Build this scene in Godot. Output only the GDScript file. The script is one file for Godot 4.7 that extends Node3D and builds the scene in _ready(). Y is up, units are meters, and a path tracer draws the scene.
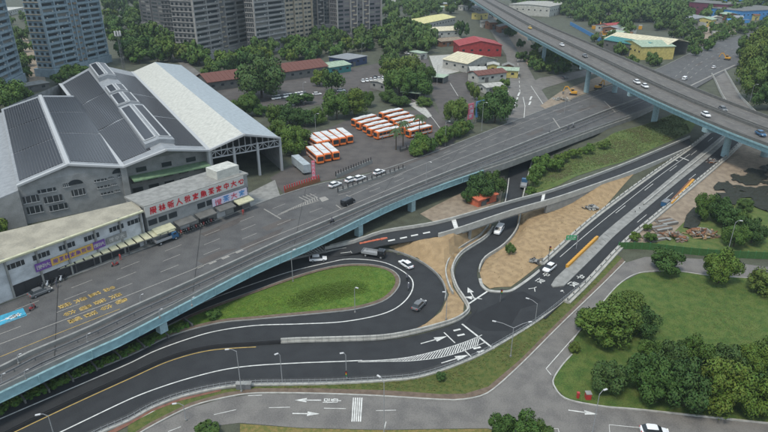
extends Node3D
# A drone view over a road junction: a raised main road with a blue steel girder, a loop road round a grass
# island, a market hall with solar roofs, a bus yard, a high viaduct and a park. Units are metres; the lower
# ground is y = 0, the upper ground (market, bus yard) is y = 6.

const FOC := 597.0
const TILT := 0.42411501
const CAMH := 72.0
const UP := 6.0
var M := {}
var used := {}
var rng := RandomNumberGenerator.new()
var roads := {}
var carve := []
var near_edge := []
var lowpts := []
var gx0 := -150.0
var gz0 := -441.0
var gst := 1.5
var gnx := 268
var gnz := 268
var HG := PackedFloat32Array()

func _ready() -> void:
	rng.seed = 7
	var cam := Camera3D.new()
	cam.name = "camera"
	cam.position = Vector3(0, CAMH, 0)
	cam.rotation = Vector3(-TILT, 0, 0)
	cam.fov = rad_to_deg(2.0 * atan(216.0 / FOC))
	cam.near = .5; cam.far = 6000
	add_child(cam)
	var we := WorldEnvironment.new()
	we.name = "environment"
	var env := Environment.new()
	env.background_mode = Environment.BG_SKY
	var sm := ProceduralSkyMaterial.new()
	sm.sky_top_color = Color(.62, .68, .74)
	sm.sky_horizon_color = Color(.74, .77, .79)
	sm.sky_curve = .15
	sm.ground_bottom_color = Color(.25, .26, .25)
	sm.ground_horizon_color = Color(.6, .63, .64)
	var sky := Sky.new()
	sky.sky_material = sm
	env.sky = sky
	env.tonemap_mode = Environment.TONE_MAPPER_LINEAR
	env.tonemap_exposure = 2.2
	env.fog_enabled = true
	env.fog_density = .00011
	env.fog_light_color = Color(.6, .66, .7)
	env.sdfgi_enabled = true; env.ssao_enabled = true; env.ssil_enabled = true
	we.environment = env
	add_child(we)
	var sun := DirectionalLight3D.new()
	sun.name = "sun"
	sun.light_energy = .4
	sun.light_angular_distance = 14
	sun.light_color = Color(1, .97, .92)
	sun.rotation_degrees = Vector3(-62, -35, 0)
	sun.shadow_enabled = true
	add_child(sun)
	make_materials()
	make_land()
	make_roads()
	make_bridges()
	make_covers()
	make_towers()
	make_market()
	make_sheds()
	make_vehicles()
	make_people()
	make_furniture()
	make_trees()

# ------------------------------------------------------------------ mesh building
class B:
	var v := PackedVector3Array()
	var n := PackedVector3Array()
	var c := PackedColorArray()
	var hasc := false
	var col := Color(1, 1, 1)
	func tri(a: Vector3, b: Vector3, d: Vector3) -> void:
		var nn := (d - a).cross(b - a).normalized()
		v.append(a); v.append(b); v.append(d)
		n.append(nn); n.append(nn); n.append(nn)
		if hasc:
			c.append(col); c.append(col); c.append(col)
	func tri_n(a: Vector3, b: Vector3, d: Vector3, na: Vector3, nb: Vector3, nd: Vector3) -> void:
		if (d - a).cross(b - a).dot(na) < 0:
			var e := b; b = d; d = e
			e = nb; nb = nd; nd = e
		v.append(a); v.append(b); v.append(d)
		n.append(na); n.append(nb); n.append(nd)
		if hasc:
			c.append(col); c.append(col); c.append(col)
	func quad(a: Vector3, b: Vector3, d: Vector3, e: Vector3) -> void:
		tri(a, b, d); tri(a, d, e)
	# box by centre and size, turned by a basis
	func box(p: Vector3, s: Vector3, bs := Basis()) -> void:
		var x := bs.x * s.x * .5; var y := bs.y * s.y * .5; var z := bs.z * s.z * .5
		quad(p - x + y - z, p + x + y - z, p + x + y + z, p - x + y + z)
		quad(p - x - y + z, p + x - y + z, p + x - y - z, p - x - y - z)
		quad(p - x + y + z, p + x + y + z, p + x - y + z, p - x - y + z)
		quad(p + x + y - z, p - x + y - z, p - x - y - z, p + x - y - z)
		quad(p + x + y + z, p + x + y - z, p + x - y - z, p + x - y + z)
		quad(p - x + y - z, p - x + y + z, p - x - y + z, p - x - y - z)
	# bar from a to b with width w (level) and height h
	func bar(a: Vector3, b: Vector3, w: float, h: float) -> void:
		var d := b - a
		var f := d.normalized()
		var s := f.cross(Vector3.UP)
		if s.length() < .01: s = Vector3.RIGHT
		s = s.normalized()
		var u := s.cross(f)
		box((a + b) * .5, Vector3(d.length(), h, w), Basis(f, u, s))
	func tube(a: Vector3, b: Vector3, r0: float, r1: float, k := 8, caps := true) -> void:
		var f := (b - a).normalized()
		var s := f.cross(Vector3.UP)
		if s.length() < .05: s = f.cross(Vector3.RIGHT)
		s = s.normalized()
		var u := s.cross(f)
		for i in k:
			var t0 := TAU * i / k; var t1 := TAU * (i + 1) / k
			var d0 := s * cos(t0) + u * sin(t0); var d1 := s * cos(t1) + u * sin(t1)
			tri_n(a + d0 * r0, b + d0 * r1, b + d1 * r1, d0, d0, d1)
			tri_n(a + d0 * r0, b + d1 * r1, a + d1 * r0, d0, d1, d1)
			if caps:
				tri(b, b + d1 * r1, b + d0 * r1); tri(a, a + d0 * r0, a + d1 * r0)
	# a polygon (x, z) raised from y0 to y1
	func prism(poly: PackedVector2Array, y0: float, y1: float) -> void:
		var t := Geometry2D.triangulate_polygon(poly)
		for i in range(0, t.size(), 3):
			var a := poly[t[i]]; var b := poly[t[i + 1]]; var d := poly[t[i + 2]]
			if (b - a).cross(d - a) < 0: var e := b; b = d; d = e
			tri(Vector3(a.x, y1, a.y), Vector3(b.x, y1, b.y), Vector3(d.x, y1, d.y))
			tri(Vector3(a.x, y0, a.y), Vector3(d.x, y0, d.y), Vector3(b.x, y0, b.y))
		var area := 0.0
		for i in poly.size(): area += poly[i].cross(poly[(i + 1) % poly.size()])
		var cw := area < 0
		for i in poly.size():
			var a := poly[i]; var b := poly[(i + 1) % poly.size()]
			if cw: var e := a; a = b; b = e
			quad(Vector3(b.x, y1, b.y), Vector3(a.x, y1, a.y), Vector3(a.x, y0, a.y), Vector3(b.x, y0, b.y))
	# a loft between two outlines of equal length
	func loft(a: Array, b: Array, close := true) -> void:
		var k := a.size()
		for i in (k if close else k - 1):
			var j := (i + 1) % k
			quad(a[i], a[j], b[j], b[i])
	func fan(a: Array, flip := false) -> void:
		for i in range(1, a.size() - 1):
			if flip: tri(a[0], a[i + 1], a[i])
			else: tri(a[0], a[i], a[i + 1])
	func mesh() -> ArrayMesh:
		var m := ArrayMesh.new()
		if v.size() == 0: return m
		var arr := []
		arr.resize(Mesh.ARRAY_MAX)
		arr[Mesh.ARRAY_VERTEX] = v
		arr[Mesh.ARRAY_NORMAL] = n
		if hasc: arr[Mesh.ARRAY_COLOR] = c
		m.add_surface_from_arrays(Mesh.PRIMITIVE_TRIANGLES, arr)
		return m

# a wall or beam of width w from y+lo to y+hi following points, side shift off (positive: to the right of travel)
func sweep(b: B, pts: Array, w: float, lo: float, hi: float, off := 0.0) -> void:
	var prev := []
	for i in pts.size():
		var p: Vector3 = pts[i]
		var f: Vector3 = pts[mini(i + 1, pts.size() - 1)] - pts[maxi(i - 1, 0)]
		f.y = 0
		var s := f.normalized().cross(Vector3.UP)
		var a := p + s * (off - w * .5); var d := p + s * (off + w * .5)
		var ring := [a + Vector3(0, lo, 0), a + Vector3(0, hi, 0), d + Vector3(0, hi, 0), d + Vector3(0, lo, 0)]
		if prev.size() > 0:
			b.quad(prev[0], ring[0], ring[1], prev[1])
			b.quad(prev[1], ring[1], ring[2], prev[2])
			b.quad(prev[2], ring[2], ring[3], prev[3])
			b.quad(prev[3], ring[3], ring[0], prev[0])
		else:
			b.quad(ring[0], ring[1], ring[2], ring[3])
		prev = ring
	b.quad(prev[3], prev[2], prev[1], prev[0])

func ribbon(b: B, l: Array, r: Array, lift := 0.0) -> void:
	var u := Vector3(0, lift, 0)
	for i in l.size() - 1:
		b.quad(l[i] + u, l[i + 1] + u, r[i + 1] + u, r[i] + u)

func paint(b: B, pts: Array, w: float, lift := .03, off := 0.0) -> void:
	var l := []; var r := []
	for i in pts.size():
		var f: Vector3 = pts[mini(i + 1, pts.size() - 1)] - pts[maxi(i - 1, 0)]
		f.y = 0
		var s := f.normalized().cross(Vector3.UP)
		l.append(pts[i] + s * (off - w * .5)); r.append(pts[i] + s * (off + w * .5))
	ribbon(b, l, r, lift)

func dashes(b: B, pts: Array, w: float, on: float, gap: float, start := 0.0, lift := .03) -> void:
	var tot := plen(pts)
	var s := start
	while s + on < tot:
		paint(b, [along(pts, s), along(pts, s + on * .5), along(pts, s + on)], w, lift)
		s += on + gap

# ------------------------------------------------------------------ curves
func plen(p: Array) -> float:
	var t := 0.0
	for i in p.size() - 1: t += (p[i + 1] - p[i]).length()
	return t
func along(p: Array, s: float) -> Vector3:
	for i in p.size() - 1:
		var d: float = (p[i + 1] - p[i]).length()
		if s <= d or i == p.size() - 2: return p[i].lerp(p[i + 1], s / d)
		s -= d
	return p[-1]
func smooth(p: Array, n: int) -> Array:
	var c := Curve3D.new()
	for i in p.size():
		var t: Vector3 = (p[mini(i + 1, p.size() - 1)] - p[maxi(i - 1, 0)]) / 6.0
		if i > 0 and i < p.size() - 1:
			var m := minf((p[i + 1] - p[i]).length(), (p[i] - p[i - 1]).length()) * .4
			if t.length() > m: t = t.normalized() * m
		c.add_point(p[i], -t, t)
	var o := []
	for i in n: o.append(c.sample_baked(c.get_baked_length() * i / (n - 1), true))
	return o
func sub(p: Array, a: float, e: float, n := 40) -> Array:
	var t := plen(p); var o := []
	for i in n: o.append(along(p, t * (a + (e - a) * i / (n - 1))))
	return o
func offs(p: Array, d: float) -> Array:
	var o := []
	for i in p.size():
		var f: Vector3 = p[mini(i + 1, p.size() - 1)] - p[maxi(i - 1, 0)]
		f.y = 0
		o.append(p[i] + f.normalized().cross(Vector3.UP) * d)
	return o
func mid(l: Array, r: Array, t := .5) -> Array:
	var o := []
	for i in l.size(): o.append(l[i].lerp(r[i], t))
	return o

# ------------------------------------------------------------------ photograph coordinates (768 x 432) to places
func ray(px: float, py: float) -> Vector3:
	var u := (px - 384.0) / FOC; var w := (py - 216.0) / FOC
	return Vector3(u, -sin(TILT) - w * cos(TILT), -cos(TILT) + w * sin(TILT))
func P(px: float, py: float, h := 0.0) -> Vector3:
	var d := ray(px, py)
	return Vector3(0, CAMH, 0) + d * ((h - CAMH) / d.y)
func project(p: Vector3) -> Vector2:
	var q := p - Vector3(0, CAMH, 0)
	var f := q.dot(Vector3(0, -sin(TILT), -cos(TILT)))
	return Vector2(384 + FOC * q.x / f, 216 + FOC * q.dot(Vector3(0, -cos(TILT), sin(TILT))) / f)
func PP(a: Array, h := 0.0) -> Array:
	var o := []
	for i in range(a.size()):
		var q = a[i]
		o.append(P(q[0], q[1], q[2] if q.size() > 2 else h))
	return o
func G(px: float, py: float) -> Vector3:      # on the ground
	var d := ray(px, py)
	var h := 3.0
	for i in 14:
		var p := Vector3(0, CAMH, 0) + d * ((h - CAMH) / d.y)
		h = lerpf(h, gh(p.x, p.z), .6)
	return Vector3(0, CAMH, 0) + d * ((h - CAMH) / d.y)
func GG(a: Array) -> Array:
	var o := []
	for q in a: o.append(G(q[0], q[1]))
	return o
func R(name_: String, px: float, py: float) -> Vector3:   # on a road
	var r: Dictionary = roads[name_]
	var h := 2.0
	for i in 8:
		h = road_h(r, P(px, py, h))
	return P(px, py, h)
func RR(name_: String, a: Array) -> Array:
	var o := []
	for q in a: o.append(R(name_, q[0], q[1]))
	return o
func road_h(r: Dictionary, p: Vector3) -> float:
	var best := 1e9; var h := 0.0
	var c: Array = r.C
	var q := Vector2(p.x, p.z)
	for i in c.size() - 1:
		var a := Vector2(c[i].x, c[i].z); var e := Vector2(c[i + 1].x, c[i + 1].z)
		var t := clampf((q - a).dot(e - a) / maxf((e - a).length_squared(), .001), 0, 1)
		var d := q.distance_squared_to(a.lerp(e, t))
		if d < best:
			best = d; h = lerpf(c[i].y, c[i + 1].y, t)
	return h

# ------------------------------------------------------------------ nodes
func numbered(s: String) -> String:
	if not used.has(s):
		used[s] = 0
		return s
	used[s] += 1
	return "%s_%03d" % [s, used[s]]
func tag(o: Node, label: String, cat: String, group := "", kind := "") -> Node:
	if label != "": o.set_meta("label", label)
	if cat != "": o.set_meta("category", cat)
	if group != "": o.set_meta("group", group)
	if kind != "": o.set_meta("kind", kind)
	return o
func thing(nm: String, label: String, cat: String, at := Vector3.ZERO, turn := 0.0, group := "") -> Node3D:
	var o := Node3D.new()
	o.name = numbered(nm); add_child(o)
	o.position = at; o.rotation.y = turn
	tag(o, label, cat, group)
	return o
func part(parent: Node, nm: String, b, mat: Material, at := Vector3.ZERO) -> MeshInstance3D:
	var o := MeshInstance3D.new()
	o.name = nm
	o.mesh = b if b is Mesh else b.mesh()
	o.material_override = mat
	o.position = at
	parent.add_child(o, true)
	return o
func solo(nm: String, b, mat: Material, label: String, cat: String, group := "") -> MeshInstance3D:
	var o := part(self, numbered(nm), b, mat)
	tag(o, label, cat, group)
	return o
func struct(nm: String, b, mat: Material) -> MeshInstance3D:
	var o := part(self, numbered(nm), b, mat)
	o.set_meta("kind", "structure")
	return o
func copy(o: Node3D, nm: String, at: Vector3, turn: float, label := "", group := "") -> Node3D:
	var c: Node3D = o.duplicate()
	c.name = numbered(nm); add_child(c)
	c.position = at; c.rotation = Vector3(0, turn, 0)
	if label != "": c.set_meta("label", label)
	if group != "": c.set_meta("group", group)
	return c
func yaw(f: Vector3) -> float:
	return atan2(-f.z, f.x)

# ------------------------------------------------------------------ materials
func lin(r: float, g: float, bl: float) -> Color:
	return Color(r, g, bl).linear_to_srgb()
func mat(nm: String, r: float, g: float, bl: float, rough := .9, tex := "", tile := 20.0, metal := 0.0) -> StandardMaterial3D:
	var m := StandardMaterial3D.new()
	m.albedo_color = lin(r, g, bl)
	m.roughness = rough
	m.metallic = metal
	if tex != "":
		m.albedo_texture = M["tex_" + tex]
		m.uv1_triplanar = true
		m.uv1_world_triplanar = true
		m.uv1_scale = Vector3.ONE / tile
	M[nm] = m
	return m
func noise_img(n: int, seed_: int, freq: float, oct := 4, type := FastNoiseLite.TYPE_SIMPLEX_SMOOTH) -> PackedByteArray:
	var f := FastNoiseLite.new()
	f.seed = seed_; f.frequency = freq; f.noise_type = type
	f.fractal_octaves = oct
	var im := f.get_seamless_image(n, n)
	im.convert(Image.FORMAT_L8)
	return im.get_data()
# two tones mixed by patches, speckled by a finer noise
func make_tex(nm: String, n: int, f1: float, f2: float, a: Color, bb: Color, speck: float, seed_: int, grit := .0) -> void:
	var n1 := noise_img(n, seed_, f1, 5)
	var n2 := noise_img(n, seed_ + 7, f2, 3)
	var out := PackedByteArray()
	out.resize(n * n * 3)
	var r := RandomNumberGenerator.new()
	r.seed = seed_
	for i in n * n:
		var t := clampf((n1[i] / 255.0 - .5) * 1.7 + .5, 0, 1)
		var s := 1.0 + (n2[i] / 255.0 - .5) * speck + (r.randf() - .5) * grit
		out[i * 3] = int(clampf(lerpf(a.r, bb.r, t) * s, 0, 1) * 255)
		out[i * 3 + 1] = int(clampf(lerpf(a.g, bb.g, t) * s, 0, 1) * 255)
		out[i * 3 + 2] = int(clampf(lerpf(a.b, bb.b, t) * s, 0, 1) * 255)
	var im := Image.create_from_data(n, n, false, Image.FORMAT_RGB8, out)
	im.generate_mipmaps()
	M["tex_" + nm] = ImageTexture.create_from_image(im)

func make_materials() -> void:
	make_tex("asphalt", 1024, .008, .12, Color(.85, .85, .855), Color(1, 1, .99), .22, 3, .18)
	make_tex("grass", 1024, .012, .09, Color(.72, .82, .62), Color(1, .95, .84), .5, 11, .2)
	make_tex("soil", 1024, .01, .1, Color(.84, .82, .8), Color(1, .98, .95), .22, 21, .14)
	make_tex("concrete", 512, .012, .1, Color(.85, .85, .845), Color(1, 1, .99), .14, 31, .1)
	make_tex("fine", 512, .03, .2, Color(.86, .86, .86), Color(1, 1, 1), .16, 41, .06)
	mat("ground", .075, .085, .06, 1, "soil", 60)
	mat("tarmac", .094, .093, .093, .93, "asphalt", 46)
	mat("newtar", .024, .026, .029, .92, "asphalt", 38)
	mat("newtar2", .0135, .0148, .0175, .92, "asphalt", 30)
	mat("oldtar", .165, .156, .146, .95, "asphalt", 42)
	mat("yardtar", .09, .08, .075, .95, "asphalt", 50)
	mat("lane", .125, .118, .11, .95, "asphalt", 30)
	mat("lawn", .086, .128, .032, 1, "grass", 34)
	mat("island", .1, .17, .024, 1, "grass", 26)
	mat("bank", .105, .14, .045, 1, "grass", 30)
	mat("verge", .1, .115, .036, 1, "grass", 18)
	mat("dirt", .34, .25, .145, 1, "soil", 24)
	mat("drygrass", .2, .16, .07, 1, "grass", 14)
	mat("dusttar", .045, .046, .047, .95, "asphalt", 12)
	mat("sand", .27, .225, .175, 1, "soil", 30)
	mat("path", .15, .115, .09, 1, "soil", 16)
	mat("redpath", .2, .1, .075, 1, "soil", 16)
	mat("white", .62, .62, .6, .8, "concrete", 8)
	mat("worn", .3, .3, .29, .85, "soil", 5)
	mat("yellow", .46, .32, .1, .8, "concrete", 8)
	mat("bluepaint", .05, .33, .5, .8, "concrete", 8)
	mat("conc", .25, .25, .24, .9, "concrete", 14)
	mat("concl", .4, .395, .37, .9, "concrete", 12)
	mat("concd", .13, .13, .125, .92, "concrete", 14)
	mat("steelblue", .25, .41, .455, .55, "concrete", 9)
	mat("pierblue", .3, .43, .46, .6, "fine", 10)
	mat("galv", .3, .31, .32, .5, "fine", 4)
	mat("dark", .02, .02, .022, .7)
	mat("rail", .16, .165, .17, .6, "fine", 6)
	mat("wallgrey", .27, .275, .275, .85, "concrete", 16)
	mat("wallwhite", .5, .52, .54, .8, "concrete", 14)
	mat("roofgrey", .26, .275, .29, .6, "fine", 30)
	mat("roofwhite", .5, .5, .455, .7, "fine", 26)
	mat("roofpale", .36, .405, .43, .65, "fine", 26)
	mat("roofbeige", .32, .295, .235, .8, "concrete", 30)
	mat("solar", .021, .021, .027, .34, "fine", 9)
	mat("glass", .025, .03, .034, .12)
	mat("pane", .06, .07, .075, .2); mat("curtain", .16, .155, .14, .5); mat("offwall", .4, .4, .38, .7)
	mat("frame", .36, .37, .375, .6)
	mat("greenroof", .17, .27, .16, .75, "concrete", 12)
	mat("awning", .5, .49, .34, .75, "concrete", 9)
	mat("signwhite", .45, .44, .41, .7)
	mat("signpale", .5, .47, .56, .7)
	mat("signred", .48, .02, .03, .6)
	mat("purple", .13, .05, .24, .6)
	mat("gold", .5, .31, .06, .6)
	mat("lamp", .48, .48, .48, .4)
	mat("orange", .66, .16, .03, .45)
	mat("barrier", .6, .3, .03, .5, "fine", 3)
	mat("machine", .6, .3, .02, .5, "fine", 3)
	mat("rubber", .018, .018, .018, .9)
	mat("carwhite", .68, .69, .7, .3)
	mat("cargrey", .12, .125, .13, .3)
	mat("carblack", .012, .013, .015, .22)
	mat("carblue", .03, .1, .2, .3)
	mat("carred", .35, .03, .03, .35)
	mat("caryellow", .6, .38, .03, .35)
	mat("buswhite", .66, .66, .65, .45, "fine", 5)
	mat("light", .75, .75, .7, .2)
	mat("tail", .4, .02, .02, .3)
	mat("bark", .09, .07, .05, 1, "soil", 2)
	mat("tarp", .024, .026, .025, .85, "grass", 12)
	mat("netgreen", .05, .13, .045, .9, "grass", 7)
	mat("rust", .22, .1, .05, .9, "soil", 6)
	mat("redroof", .34, .035, .035, .6, "concrete", 14)
	mat("tileroof", .15, .06, .048, .85, "soil", 8)
	mat("creamroof", .6, .55, .4, .7, "concrete", 16)
	mat("yellowroof", .62, .58, .28, .7, "concrete", 16)
	mat("teal", .04, .2, .2, .6, "concrete", 14)
	mat("navy", .03, .05, .13, .6, "concrete", 14)
	mat("hedge", .04, .09, .02, 1)
	mat("cloth", .1, .1, .12, .9)
	mat("clothred", .35, .05, .04, .9)
	mat("skin", .35, .2, .14, .7)
	mat("pink", .5, .12, .17, .6)
	mat("bannerblue", .1, .25, .5, .6)
	mat("signgreen", .02, .25, .1, .5)
	mat("shedred", .58, .15, .08, .6, "concrete", 10)
	for k in 4:
		var lm := StandardMaterial3D.new()
		lm.vertex_color_use_as_albedo = true
		lm.roughness = .8
		lm.backlight_enabled = true
		lm.backlight = Color(.1, .14, .03)
		lm.albedo_color = [Color(1, 1, 1), Color(.86, .94, .84), Color(.98, 1, .8), Color(.92, 1, .9)][k]
		M["leaf%d" % k] = lm

# ------------------------------------------------------------------ the lie of the land
func sgn_main(x: float, z: float) -> float:     # metres behind the near edge of the raised main road
	var q := Vector2(x, z)
	var best := 1e12; var s := 0.0
	for i in near_edge.size() - 1:
		var a: Vector2 = near_edge[i]; var e: Vector2 = near_edge[i + 1]
		var d := e - a
		var t := clampf((q - a).dot(d) / d.length_squared(), 0, 1)
		var k := a + d * t
		var dd := q.distance_squared_to(k)
		if dd < best:
			best = dd
			s = -d.cross(q - a) / d.length()
			s = sqrt(dd) * signf(s)
	return s
func low(x: float, z: float) -> float:
	var w := 0.0; var h := 0.0
	for p in lowpts:
		var dx: float = x - p.x; var dz: float = z - p.y
		var k := dx * dx + dz * dz + 4.0
		k = 1.0 / (k * sqrt(k))
		w += k; h += k * p.z
	return h / w
func gh_exact(x: float, z: float) -> float:
	var s := sgn_main(x, z)
	var h := UP
	if s < 17.0:
		h = low(x, z)
		if s > 15.0: h = lerpf(h, UP, (s - 15.0) / 2.0)
	h -= .02
	var mx := (x + 17.0) / 13.0; var mz := (z + 117.0 - (x + 17.0) * -.35) / 5.0
	h += 1.1 * exp(-(mx * mx + mz * mz) * 1.4)
	var q := Vector2(x, z)
	for r in carve:
		if x < r.bb.position.x or z < r.bb.position.y or x > r.bb.end.x or z > r.bb.end.y: continue
		var best := 1e9; var rh := 0.0; var hw := 0.0
		var c: Array = r.c
		for i in c.size() - 1:
			var a: Vector4 = c[i]; var e: Vector4 = c[i + 1]
			var a2 := Vector2(a.x, a.z); var d := Vector2(e.x, e.z) - a2
			var t := clampf((q - a2).dot(d) / d.length_squared(), 0, 1)
			var dd := q.distance_to(a2 + d * t)
			var ww := lerpf(a.w, e.w, t)
			if dd - ww < best:
				best = dd - ww; rh = lerpf(a.y, e.y, t)
		if best < r.mar: h = rh - r.drop
		elif best < r.mar + r.fall:
			var t = (best - r.mar) / r.fall
			h = lerpf(rh - r.drop, h, t)
	return h
func gh(x: float, z: float) -> float:
	var u := (x - gx0) / gst; var w := (z - gz0) / gst
	if u < 0 or w < 0 or u >= gnx - 1 or w >= gnz - 1: return gh_exact(x, z)
	var i := int(u); var j := int(w)
	u -= i; w -= j
	var a := HG[j * gnx + i]; var b := HG[j * gnx + i + 1]
	var c := HG[(j + 1) * gnx + i]; var d := HG[(j + 1) * gnx + i + 1]
	if u + w < 1: return a + (b - a) * u + (c - a) * w
	return d + (c - d) * (1 - u) + (b - d) * (1 - w)
func add_carve(l: Array, r: Array, mar: float, fall: float, step := 1, drop := .14) -> void:
	var c := []
	var bb := Rect2(l[0].x, l[0].z, 0, 0)
	for i in range(0, l.size(), step):
		var m: Vector3 = (l[i] + r[i]) * .5
		c.append(Vector4(m.x, m.y, m.z, (l[i] - r[i]).length() * .5))
		bb = bb.expand(Vector2(m.x, m.z))
	carve.append({c = c, bb = bb.grow(12 + mar + fall), mar = mar, fall = fall, drop = drop})
func def_road(nm: String, l: Array, r: Array, n := 60) -> void:
	var a := smooth(PP(l), n); var b := smooth(PP(r), n)
	roads[nm] = {L = a, R = b, C = mid(a, b)}

# a polygon (photograph points or places) laid on the ground
func drape(nm: String, poly: Array, m: Material, lift := .05, cell := 3.0) -> MeshInstance3D:
	var pv := PackedVector2Array()
	for q in poly:
		if q is Vector3: pv.append(Vector2(q.x, q.z))
		else:
			var g := G(q[0], q[1])
			pv.append(Vector2(g.x, g.z))
	var bb := Rect2(pv[0], Vector2.ZERO)
	for q in pv: bb = bb.expand(q)
	var b := B.new()
	var z := floorf(bb.position.y / cell) * cell
	while z < bb.end.y:
		var x := floorf(bb.position.x / cell) * cell
		while x < bb.end.x:
			var sq := PackedVector2Array([Vector2(x, z), Vector2(x + cell, z), Vector2(x, z + cell)])
			var sq2 := PackedVector2Array([Vector2(x + cell, z), Vector2(x + cell, z + cell), Vector2(x, z + cell)])
			for o in Geometry2D.intersect_polygons(sq, pv) + Geometry2D.intersect_polygons(sq2, pv):
				if o.size() < 3: continue
				var t := Geometry2D.triangulate_polygon(o)
				for k in range(0, t.size(), 3):
					var p0 := o[t[k]]; var p1 := o[t[k + 1]]; var p2 := o[t[k + 2]]
					if (p1 - p0).cross(p2 - p0) < 0:
						var e := p1; p1 = p2; p2 = e
					b.tri(Vector3(p0.x, gh(p0.x, p0.y) + lift, p0.y), Vector3(p1.x, gh(p1.x, p1.y) + lift, p1.y), Vector3(p2.x, gh(p2.x, p2.y) + lift, p2.y))
			x += cell
		z += cell
	return struct(nm, b, m)

var NEAR_PX := [[-60, 419, 6.2], [0, 391.5, 6.2], [73, 357, 6.2], [120, 336, 6.2], [195, 297, 6.2], [256, 266, 6.2], [318, 239, 6.2], [384, 207, 6.2], [428, 189, 6.2], [482, 170, 6.2], [512, 160, 6.2], [599, 128, 6.2], [640, 113, 6.2], [687, 92, 6.2], [716, 76, 6.4], [738, 65, 6], [775, 50, 6]]
var FAR_PX := [[-60, 328, 6], [0, 305, 6], [40, 290, 6], [110, 262, 6], [180, 235, 6], [235, 213, 6], [280, 196, 6], [320, 184, 6], [370, 174, 6], [435, 152, 6], [512, 122, 6], [590, 93, 6], [653, 71, 6], [693, 52, 6], [720, 41, 6], [775, 26, 6]]

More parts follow.
